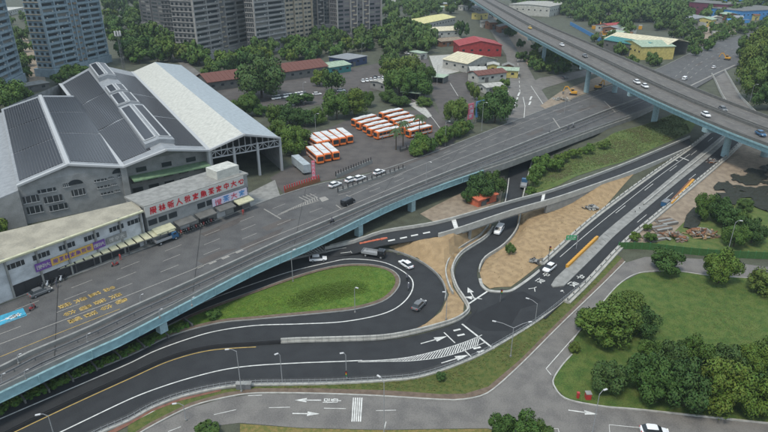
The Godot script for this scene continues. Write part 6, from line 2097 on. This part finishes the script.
		while z < bb.end.y:
			var x := bb.position.x
			while x < bb.end.x:
				for o in Geometry2D.intersect_polygons(PackedVector2Array([Vector2(x, z), Vector2(x + st, z), Vector2(x + st, z + st), Vector2(x, z + st)]), pv):
					if fn.get_noise_2d(x * .5 + 300, z * .5) > .2: continue
					var tr := Geometry2D.triangulate_polygon(o)
					for k in range(0, tr.size(), 3):
						var p0: Vector2 = o[tr[k]]; var p1: Vector2 = o[tr[k + 1]]; var p2: Vector2 = o[tr[k + 2]]
						if (p1 - p0).cross(p2 - p0) < 0:
							var e := p1; p1 = p2; p2 = e
						g2.tri(Vector3(p0.x, hf.call(p0), p0.y), Vector3(p1.x, hf.call(p1), p1.y), Vector3(p2.x, hf.call(p2), p2.y))
				x += st
			z += st
		solo("netting_sheet", g2, M.tarp, a[0], "sheet")

# ------------------------------------------------------------------ plants
var crowns := {}
func make_crown(key: String, leaves: int, size: float, lobes: int, seed_: int, tall: float, tone: Color) -> void:
	var r := RandomNumberGenerator.new()
	r.seed = seed_
	var b := B.new()
	b.hasc = true
	var lb := [[Vector3(0, tall * .42, 0), .48]]
	for k in lobes:
		var an := TAU * (k + r.randf() * .7) / lobes * 2.0
		var hh := r.randf()
		var rad := (.84 - .55 * absf(hh - .35)) * r.randf_range(.6, 1.08)
		lb.append([Vector3(cos(an) * rad, tall * (.12 + .72 * hh), sin(an) * rad), r.randf_range(.17, .4)])
	for k in leaves:
		var l: Array = lb[r.randi() % lb.size()] if r.randf() < .93 else lb[0]
		var d := Vector3(r.randfn(), r.randfn() * .85 + .25, r.randfn()).normalized()
		var rr: float = l[1] * (1.0 - .55 * pow(r.randf(), 2.2)) * r.randf_range(.9, 1.12)
		var c: Vector3 = l[0] + d * rr
		var nn := (d + Vector3(r.randfn(), r.randfn(), r.randfn()) * .55).normalized()
		var u := nn.cross(Vector3(r.randfn(), r.randfn(), r.randfn())).normalized()
		var w := nn.cross(u)
		var s := size * r.randf_range(.6, 1.35)
		b.col = Color(tone.r * r.randf_range(.85, 1.2), tone.g * r.randf_range(.92, 1.08), tone.b * r.randf_range(.8, 1.2))
		var sn := (nn * .5 + d * .5 + Vector3(0, .2, 0)).normalized()
		var a0 := c - u * s; var a1 := c + w * s * .55; var a2 := c + u * s; var a3 := c - w * s * .55 + nn * s * .15
		b.tri_n(a0, a1, a2, sn, sn, sn); b.tri_n(a0, a2, a3, sn, sn, sn)
	crowns[key] = b.mesh()
func make_plant_meshes() -> void:
	var tones := [Color(.052, .1, .015), Color(.074, .124, .017), Color(.043, .085, .016), Color(.086, .128, .018)]
	for k in 4:
		make_crown("near%d" % k, 9000, .054, 17 + k * 3, 100 + k, 1.35, tones[k])
		make_crown("mid%d" % k, 3000, .095, 13, 200 + k, 1.4, tones[k])
		make_crown("far%d" % k, 900, .16, 8, 300 + k, 1.45, tones[k])
	make_crown("shrub0", 1100, .12, 8, 401, .9, Color(.085, .16, .026)); make_crown("shrub1", 1100, .12, 8, 402, .8, Color(.1, .165, .03))
	for k in 3:
		var b := B.new()
		var r := RandomNumberGenerator.new()
		r.seed = 50 + k
		b.tube(Vector3.ZERO, Vector3(.02, .5, .01), .06, .045, 8)
		for j in 6:
			var an := TAU * j / 6.0 + r.randf()
			b.tube(Vector3(.02, .3 + j * .04, .01), Vector3(cos(an) * .45, .7 + r.randf() * .3, sin(an) * .45), .03, .01, 6)
		crowns["trunk%d" % k] = b.mesh()
# px,py: foot of the tree in the photograph; w: crown width and h: full height in metres
func tree(p: Vector3, w: float, h: float, det: String, label: String, group: String, nm := "tree", kind := -1) -> void:
	var k := kind if kind >= 0 else rng.randi() % 4
	label = label.replace("TONE", ["mid green", "fresh green", "dark green", "yellowish green"][k]).replace("SIZE", "tall" if h > w * 1.02 else "broad")
	var t := thing(nm, label, "tree", p, rng.randf() * TAU, group)
	var th := h * .28
	var tk := part(t, "trunk", crowns["trunk%d" % (rng.randi() % 3)], M.bark, Vector3(0, -.1, 0))
	tk.scale = Vector3(w * .5, h * .75, w * .5)
	var c := part(t, "crown", crowns["%s%d" % [det, k]], M["leaf%d" % (rng.randi() % 4)], Vector3(0, th * .55, 0))
	c.scale = Vector3(w * .56 * rng.randf_range(.92, 1.08), (h - th * .55) / 1.35, w * .56 * rng.randf_range(.92, 1.08))
func ppm(p: Vector3) -> float:
	return FOC / ((p - Vector3(0, CAMH, 0)).dot(Vector3(0, -sin(TILT), -cos(TILT))))
# rows of [foot x, foot y, crown width px, crown height px]
func trees(list: Array, det: String, label: String, group: String, kind := -1, nm := "tree") -> void:
	for q in list:
		var p := G(q[0], q[1])
		var s := ppm(p)
		tree(p, q[2] / s, q[3] / s / .9, det, label, group, nm, kind)
var pool := []
func wood(poly: Array, n: int, w0: float, w1: float, det: String, label: String, group: String, seed_: int) -> void:
	var r := RandomNumberGenerator.new()
	r.seed = seed_
	var pv := PackedVector2Array()
	for q in poly: pv.append(Vector2(q[0], q[1]))
	var bb := Rect2(pv[0], Vector2.ZERO)
	for q in pv: bb = bb.expand(q)
	var k := 0; var tries := 0
	while k < n and tries < n * 30:
		tries += 1
		var q := Vector2(r.randf_range(bb.position.x, bb.end.x), r.randf_range(bb.position.y, bb.end.y))
		if not Geometry2D.is_point_in_polygon(q, pv): continue
		var p := G(q.x, q.y)
		var w := r.randf_range(w0, w1)
		var h := w * r.randf_range(.85, 1.2)
		if label == "": pool.append([p, w, h, r.randf() * TAU, r.randf_range(.75, 1.2)])
		else: tree(p, w, h, det, label, group)
		k += 1

func make_trees() -> void:
	make_plant_meshes()
	trees([[602, 342, 46, 38], [588, 330, 26, 24], [622, 330, 36, 34], [640, 335, 30, 28], [630, 312, 24, 22]], "near", "SIZE TONE tree of the spreading group at the lawn corner", "trees at the lawn corner")
	trees([[607, 390, 34, 30]], "near", "single round tree on the lawn beside the red bins", "", 2)
	trees([[640, 388, 34, 40], [656, 402, 40, 42], [684, 406, 44, 48], [714, 408, 46, 48], [744, 411, 44, 46], [772, 412, 40, 44], [668, 372, 34, 34], [694, 372, 34, 34], [722, 375, 34, 32], [748, 376, 32, 34], [772, 372, 34, 36], [648, 366, 26, 26], [690, 356, 22, 20]], "near", "SIZE TONE tree in the thick clump along the street edge of the lawn", "clump of trees along the lawn", -1)
	trees([[574, 352, 12, 10]], "near", "small bush at the lay-by kerb", "", 3)
	trees([[665, 272, 32, 22]], "near", "round bushy tree on the upper lawn edge", "", 0)
	trees([[718, 283, 34, 32]], "near", "taller loose tree on the upper lawn edge", "", 1)
	trees([[762, 292, 30, 22], [775, 296, 30, 24]], "near", "tree at the right end of the upper lawn edge", "trees at the lawn end", 3)
	trees([[500, 441, 28, 28], [522, 446, 36, 34], [541, 447, 26, 26]], "near", "round tree of the close trio on the near side of the street", "trio by the street", 0)
	trees([[441, 380, 10, 8]], "mid", "small dark shrub on the verge below the junction", "", 2)
	trees([[510, 254, 10, 10]], "mid", "small round shrub on the bare soil beside the underpass", "", 0)
	trees([[207, 436, 26, 10]], "mid", "dark flat shrub at the near edge of the park street", "", 2)
	trees([[702, 219, 22, 24], [715, 220, 24, 26], [726, 226, 24, 22], [733, 247, 24, 22], [751, 243, 24, 24], [741, 228, 18, 16], [744, 210, 16, 10]], "near", "SIZE TONE tree among the scrap and netting of the work site", "trees on the work site")
	trees([[650, 243, 12, 10], [634, 241, 10, 8], [647, 231, 9, 7]], "mid", "small shrub at the parapet end by the green fence", "shrubs at the green fence", 1)
	trees([[480, 200, 26, 26], [470, 203, 16, 16], [493, 196, 22, 24]], "near", "tree growing under the raised road beside the red orange shed", "trees under the raised road", 2)
	trees([[533, 186, 14, 16], [538, 175, 16, 16], [546, 170, 14, 14], [555, 172, 16, 12], [530, 196, 10, 8], [562, 163, 14, 10], [575, 158, 14, 9], [588, 154, 12, 9], [604, 149, 12, 8]], "mid", "bush on the grass bank below the concrete girder", "bushes on the bank", 1)
	trees([[757, 100, 34, 36], [748, 84, 30, 34], [770, 88, 36, 40], [757, 68, 34, 34], [772, 60, 34, 34], [745, 60, 22, 22], [768, 110, 30, 24], [775, 45, 30, 28]], "near", "SIZE TONE large tree beside the slip road past the viaduct", "large trees by the viaduct")
	# bus yard
	trees([[276, 125, 20, 18], [290, 125, 26, 20], [305, 126, 22, 17], [318, 124, 17, 14], [279, 142, 23, 19], [292, 154, 27, 24], [300, 146, 19, 19], [337, 119, 26, 26], [355, 116, 24, 24], [368, 107, 14, 14], [262, 116, 14, 10]], "near", "SIZE TONE round headed tree along the edge of the bus yard", "trees round the bus yard")
	trees([[262, 98, 44, 38]], "near", "big dark tree standing before the long red tiled house", "", 2)
	trees([[246, 116, 24, 18], [251, 108, 18, 14]], "near", "tree beside the white market roof by the car park", "trees by the white roof", 0)
	trees([[320, 86, 16, 16], [332, 92, 22, 20], [298, 60, 22, 17], [300, 104, 26, 10], [346, 112, 12, 10]], "mid", "small tree dotted over the car park below the towers", "car park trees")
	trees([[455, 124, 24, 24]], "near", "round tree with visible trunk between yard lane and parking court", "", 1)
	trees([[495, 122, 30, 30], [484, 122, 18, 20], [503, 113, 18, 16]], "near", "dense tree at the corner beside the advertising boards", "trees by the boards", 2)
	trees([[475, 100, 10, 14], [481, 108, 10, 12], [470, 92, 9, 10], [499, 98, 14, 12], [505, 88, 10, 9]], "mid", "slim tree along the fence of the parking court", "court trees", 3)
	wood([[412, 152], [440, 143], [470, 128], [476, 122], [474, 128], [440, 148], [415, 158]], 22, 4, 6, "mid", "SIZE TONE bushy hedge tree along the kerb of the main road", "hedge along the kerb", 9)
	trees([[399, 94, 30, 24], [416, 99, 28, 24], [392, 84, 26, 22], [410, 84, 30, 24], [425, 90, 22, 22], [388, 102, 16, 12], [400, 106, 18, 10], [424, 106, 16, 8]], "near", "SIZE TONE tree of the clump between car park and yard lane", "dark clump", -1)
	wood([[384, 60], [384, 5], [420, 2], [452, 5], [452, 14], [425, 18], [420, 25], [432, 42], [440, 48], [425, 55], [400, 55]], 60, 9, 15, "far", "", "wooded patch", 21)
	trees([[461, 38, 13, 17]], "far", "single dark tree at the end of the yellow roofed hall", "", 2)
	wood([[384, 60], [392, 56], [398, 66], [384, 72]], 6, 7, 10, "far", "", "strip trees", 22)
	# round the market and towers
	wood([[24, 20], [40, 10], [56, 80], [48, 84], [36, 50]], 26, 6, 10, "far", "", "lane trees", 31)
	wood([[0, 20], [20, 20], [26, 60], [28, 84], [22, 84]], 14, 6, 10, "far", "", "edge tower trees", 32)
	trees([[8, 112, 40, 30], [-6, 104, 30, 24], [22, 104, 22, 16]], "near", "big bright tree behind the left end of the solar roofs", "trees behind the solar roof", 1)
	trees([[64, 84, 18, 13], [74, 80, 20, 13], [84, 77, 16, 10]], "mid", "tree at the foot of the blue tower behind the solar roofs", "trees at the tower foot", 1)
	wood([[105, 10], [140, 10], [150, 32], [190, 50], [205, 70], [185, 66], [150, 62], [128, 70], [112, 64]], 62, 8, 13, "far", "SIZE TONE tree of the wood between the towers behind the market", "wood between the towers", 33)
	wood([[203, 74], [250, 62], [290, 58], [380, 46], [380, 52], [330, 60], [250, 70], [206, 80]], 36, 7, 11, "far", "SIZE TONE tree in the row behind the long red tiled house", "row behind the tiled house", 34)
	wood([[250, 45], [330, 36], [384, 34], [384, 44], [320, 50], [260, 58]], 34, 8, 12, "far", "", "tower garden trees", 35)
	wood([[105, 2], [145, 2], [145, 12], [108, 14]], 14, 12, 18, "far", "", "far left trees", 36)
	trees([[58, 204, 22, 18], [76, 202, 20, 14], [36, 216, 12, 8], [84, 206, 10, 7]], "mid", "shrubby tree growing in the gap before the hall windows", "trees before the hall windows", 1)
	trees([[-2, 236, 22, 18], [4, 226, 14, 12]], "mid", "bush at the left corner of the market hall", "corner bushes", 3)
	# beyond the viaduct
	wood([[520, 45], [545, 52], [575, 62], [585, 72], [560, 76], [535, 75], [520, 62]], 40, 4, 7, "far", "SIZE TONE scrubby tree under the high viaduct", "scrub under the viaduct", 41)
	wood([[560, 2], [660, 2], [680, 20], [684, 34], [668, 30], [640, 26], [618, 22], [600, 18], [575, 22]], 90, 11, 18, "far", "", "big wood beyond the viaduct", 42)
	wood([[640, 30], [690, 26], [700, 40], [690, 52], [682, 44], [660, 32]], 18, 7, 11, "far", "", "trees behind the sheds", 43)
	wood([[510, 2], [548, 2], [548, 12], [530, 14]], 10, 9, 14, "far", "", "far viaduct trees", 44)
	wood([[688, 48], [720, 38], [745, 30], [760, 28], [755, 34], [720, 44], [700, 56], [690, 56]], 26, 4, 7, "far", "SIZE TONE roadside tree along the main road past the viaduct", "roadside trees", 45)
	wood([[700, 2], [780, 2], [780, 12], [740, 14]], 20, 12, 18, "far", "", "factory trees", 46)
	wood([[725, 20], [768, 26], [768, 34], [735, 30]], 7, 6, 9, "far", "", "depot trees", 47)
	wood([[585, 40], [620, 44], [628, 56], [612, 56]], 10, 5, 8, "far", "", "hoarding trees", 48)
	wood([[625, 62], [655, 60], [660, 66], [632, 70]], 10, 4, 6, "far", "", "shed shrubs", 49)
	wood([[545, 6], [600, 16], [640, 24], [630, 36], [596, 28], [566, 20]], 30, 8, 13, "far", "", "", 61)
	wood([[484, 12], [492, 10], [520, 40], [512, 42]], 12, 6, 9, "far", "", "", 62)
	wood([[600, 40], [622, 36], [630, 44], [612, 52]], 12, 5, 8, "far", "", "", 63)
	wood([[690, 26], [768, 24], [768, 32], [700, 38]], 12, 6, 9, "far", "", "", 64)
	wood([[384, 0], [480, 0], [478, 10], [452, 14], [384, 16]], 40, 8, 14, "far", "", "", 65)
	wood([[664, 6], [720, 8], [760, 14], [700, 22], [676, 18]], 30, 9, 14, "far", "", "", 66)
	var tm := B.new()
	tm.hasc = true; tm.col = Color(.06, .045, .03)
	tm.tube(Vector3.ZERO, Vector3(0, .5, 0), .05, .04, 6)
	var cm: Array = crowns.far0.surface_get_arrays(0)
	var cv: PackedVector3Array = cm[Mesh.ARRAY_VERTEX]
	for i in cv.size(): tm.v.append(Vector3(cv[i].x * .55, .16 + cv[i].y * .6, cv[i].z * .55))
	tm.n.append_array(cm[Mesh.ARRAY_NORMAL]); tm.c.append_array(cm[Mesh.ARRAY_COLOR])
	var mm := MultiMesh.new()
	mm.transform_format = MultiMesh.TRANSFORM_3D
	mm.use_colors = true
	mm.mesh = tm.mesh()
	mm.instance_count = pool.size()
	for i in pool.size():
		var q: Array = pool[i]
		mm.set_instance_transform(i, Transform3D(Basis(Vector3.UP, q[3]).scaled(Vector3(q[1], q[2], q[1])), q[0]))
		mm.set_instance_color(i, Color(q[4], q[4] * .97, q[4] * .9))
	var mo := MultiMeshInstance3D.new()
	mo.name = numbered("distant_woods"); mo.multimesh = mm; mo.material_override = M.leaf0
	add_child(mo)
	tag(mo, "dense green woods round the towers, sheds and far yards", "woods", "", "stuff")
	# palms
	for q in [[403, 146, 9.0], [419, 142, 10.0], [396, 150, 7.5]]:
		var p := P(q[0], q[1], UP)
		var t := thing("palm_tree", "tall palm tree by the fence of the bus yard", "tree", p, q[0], "palms by the bus yard")
		var b := B.new()
		b.tube(Vector3.ZERO, Vector3(0, q[2], 0), .22, .15, 8)
		part(t, "trunk", b, M.bark)
		for k in 16:
			var an := TAU * k / 16.0
			var el := .9 - .5 * (k % 3)
			b = B.new(); b.hasc = true; b.col = Color(.045, .08, .025)
			var d := Vector3(cos(an), 0, sin(an)); var sd := Vector3(-sin(an), 0, cos(an))
			for j in 8:
				var f := func(x: float) -> Vector3: return d * x * 3.0 + Vector3(0, q[2] + el * x * 1.6 - x * x * 2.3, 0)
				var a: Vector3 = f.call(j / 8.0); var e: Vector3 = f.call((j + 1) / 8.0)
				var w := .75 * sin(PI * (j + 1.2) / 9.5)
				for s in [-1.0, 1.0]:
					b.tri(a, e, e.lerp(a, .2) + sd * s * w + Vector3(0, -.25, 0)); b.tri(a, a.lerp(e, .5), a + sd * s * w + d * .2 + Vector3(0, -.3, 0))
			part(t, "frond", b, M.leaf0)
	# planted beds under the girder, with dividing kerbs
	for k in 8:
		var a := [6 + k * 24.5, 408 - k * 11.1]
		var p := P(a[0], a[1]); var e := P(a[0] + 9, a[1] - 4.1)
		var t := thing("hedge_bed", "low green hedge in a bed under the blue girder", "hedge", p, yaw(e - p), "hedges under the girder")
		for j in 4:
			var c := part(t, "foliage", crowns["shrub%d" % ((k + j) % 2)], M["leaf%d" % (j % 4)], Vector3(-1.9 + j * 1.25, -.15, (j % 2) * .5 - .5))
			c.scale = Vector3(1.3, 1.1, 1.4); c.rotation.y = j * 1.7 + k
		var b := B.new()
		b.box(Vector3(2.75, .35, -.3), Vector3(.3, .9, 3.2))
		part(t, "dividing_kerb", b, M.concd)
	trees([[213, 318, 16, 8]], "mid", "low round bush on the left part of the grass island", "", 0)
	make_grass()

func make_grass() -> void:
	var b := B.new()
	b.hasc = true; b.col = Color(1, 1, 1)
	for k in 6:
		var an := TAU * k / 6.0; var d := Vector3(cos(an), 0, sin(an))
		var s := Vector3(-d.z, 0, d.x) * .07
		b.tri_n(d * .05 - s, d * .3 + Vector3(0, .5 + .2 * (k % 3), 0), d * .05 + s, Vector3.UP, Vector3.UP, Vector3.UP)
	var tuft := b.mesh()
	var gm := StandardMaterial3D.new()
	gm.vertex_color_use_as_albedo = true
	gm.roughness = 1
	var zones := [["island_tufts", "long uneven grass growing on the island inside the loop", sub(roads.loop.L, .26, .96, 60), 16000, .26, [Color(.09, .165, .022), Color(.13, .19, .035)]],
		["mound_tufts", "taller darker grass on the low mound of the island", PP([[276, 303], [300, 291], [345, 279], [366, 280], [372, 288], [345, 297], [300, 306]], .8), 4200, .42, [Color(.075, .15, .02), Color(.105, .17, .028)]],
		["lawn_tufts", "rough grass and weeds of the park lawn", GG([[576, 345], [602, 308], [640, 275], [713, 278], [850, 291], [850, 430], [768, 422], [601, 405], [556, 386]]), 14000, .24, [Color(.07, .105, .024), Color(.11, .115, .04)]],
		["bank_tufts", "weeds and scrub grass on the bank below the main road", GG([[531, 172], [600, 142], [680, 113], [690, 132], [620, 162], [529, 194]]), 9000, .5, [Color(.075, .12, .028), Color(.15, .14, .07)]],
		["verge_tufts", "weedy grass on the verge below the junction", GG([[256, 388], [384, 383.5], [424, 378.5], [471, 362], [505, 344], [585, 286], [600, 281], [560, 318], [488, 386], [465, 393], [384, 390], [256, 388.4]]), 5000, .34, [Color(.08, .125, .028), Color(.15, .14, .055)]],
		["soil_weeds", "sparse dry weeds on the bare tan soil", GG([[512, 216], [560, 201], [632, 176], [570, 235], [512, 286], [488, 282], [486, 260], [519, 229]]), 260, .3, [Color(.24, .19, .1), Color(.14, .14, .06)]]]
	var si := 0
	for zn in zones:
		si += 1
		var r := RandomNumberGenerator.new()
		r.seed = 900 + si
		var fn := FastNoiseLite.new()
		fn.seed = si; fn.frequency = .06
		var pv := PackedVector2Array()
		for q in zn[2]: pv.append(Vector2(q.x, q.z))
		var bb := Rect2(pv[0], Vector2.ZERO)
		for q in pv: bb = bb.expand(q)
		var mm := MultiMesh.new()
		mm.transform_format = MultiMesh.TRANSFORM_3D
		mm.use_colors = true
		mm.mesh = tuft
		var xf := []; var cl := []
		var tries := 0
		while xf.size() < zn[3] and tries < zn[3] * 6:
			tries += 1
			var q := Vector2(r.randf_range(bb.position.x, bb.end.x), r.randf_range(bb.position.y, bb.end.y))
			if not Geometry2D.is_point_in_polygon(q, pv): continue
			var n := fn.get_noise_2dv(q)
			if r.randf() > .55 + n: continue
			if zn[0] == "mound_tufts":
				var dm := 1e9
				for i in pv.size(): dm = minf(dm, Geometry2D.get_closest_point_to_segment(q, pv[i], pv[(i + 1) % pv.size()]).distance_to(q))
				if r.randf() > dm / 2.5: continue
			var s: float = zn[4] * r.randf_range(.5, 1.3)
			xf.append(Transform3D(Basis(Vector3.UP, r.randf() * TAU).scaled(Vector3(s * 1.3, s, s * 1.3)), Vector3(q.x, gh(q.x, q.y) + .1, q.y)))
			var c: Color = zn[5][0].lerp(zn[5][1], clampf(.5 + n * 1.2 + r.randf_range(-.3, .3), 0, 1))
			cl.append(c)
		mm.instance_count = xf.size()
		for i in xf.size():
			mm.set_instance_transform(i, xf[i]); mm.set_instance_color(i, cl[i])
		var o := MultiMeshInstance3D.new()
		o.name = numbered(zn[0]); o.multimesh = mm; o.material_override = gm
		add_child(o)
		tag(o, zn[1], "grass", "", "stuff")
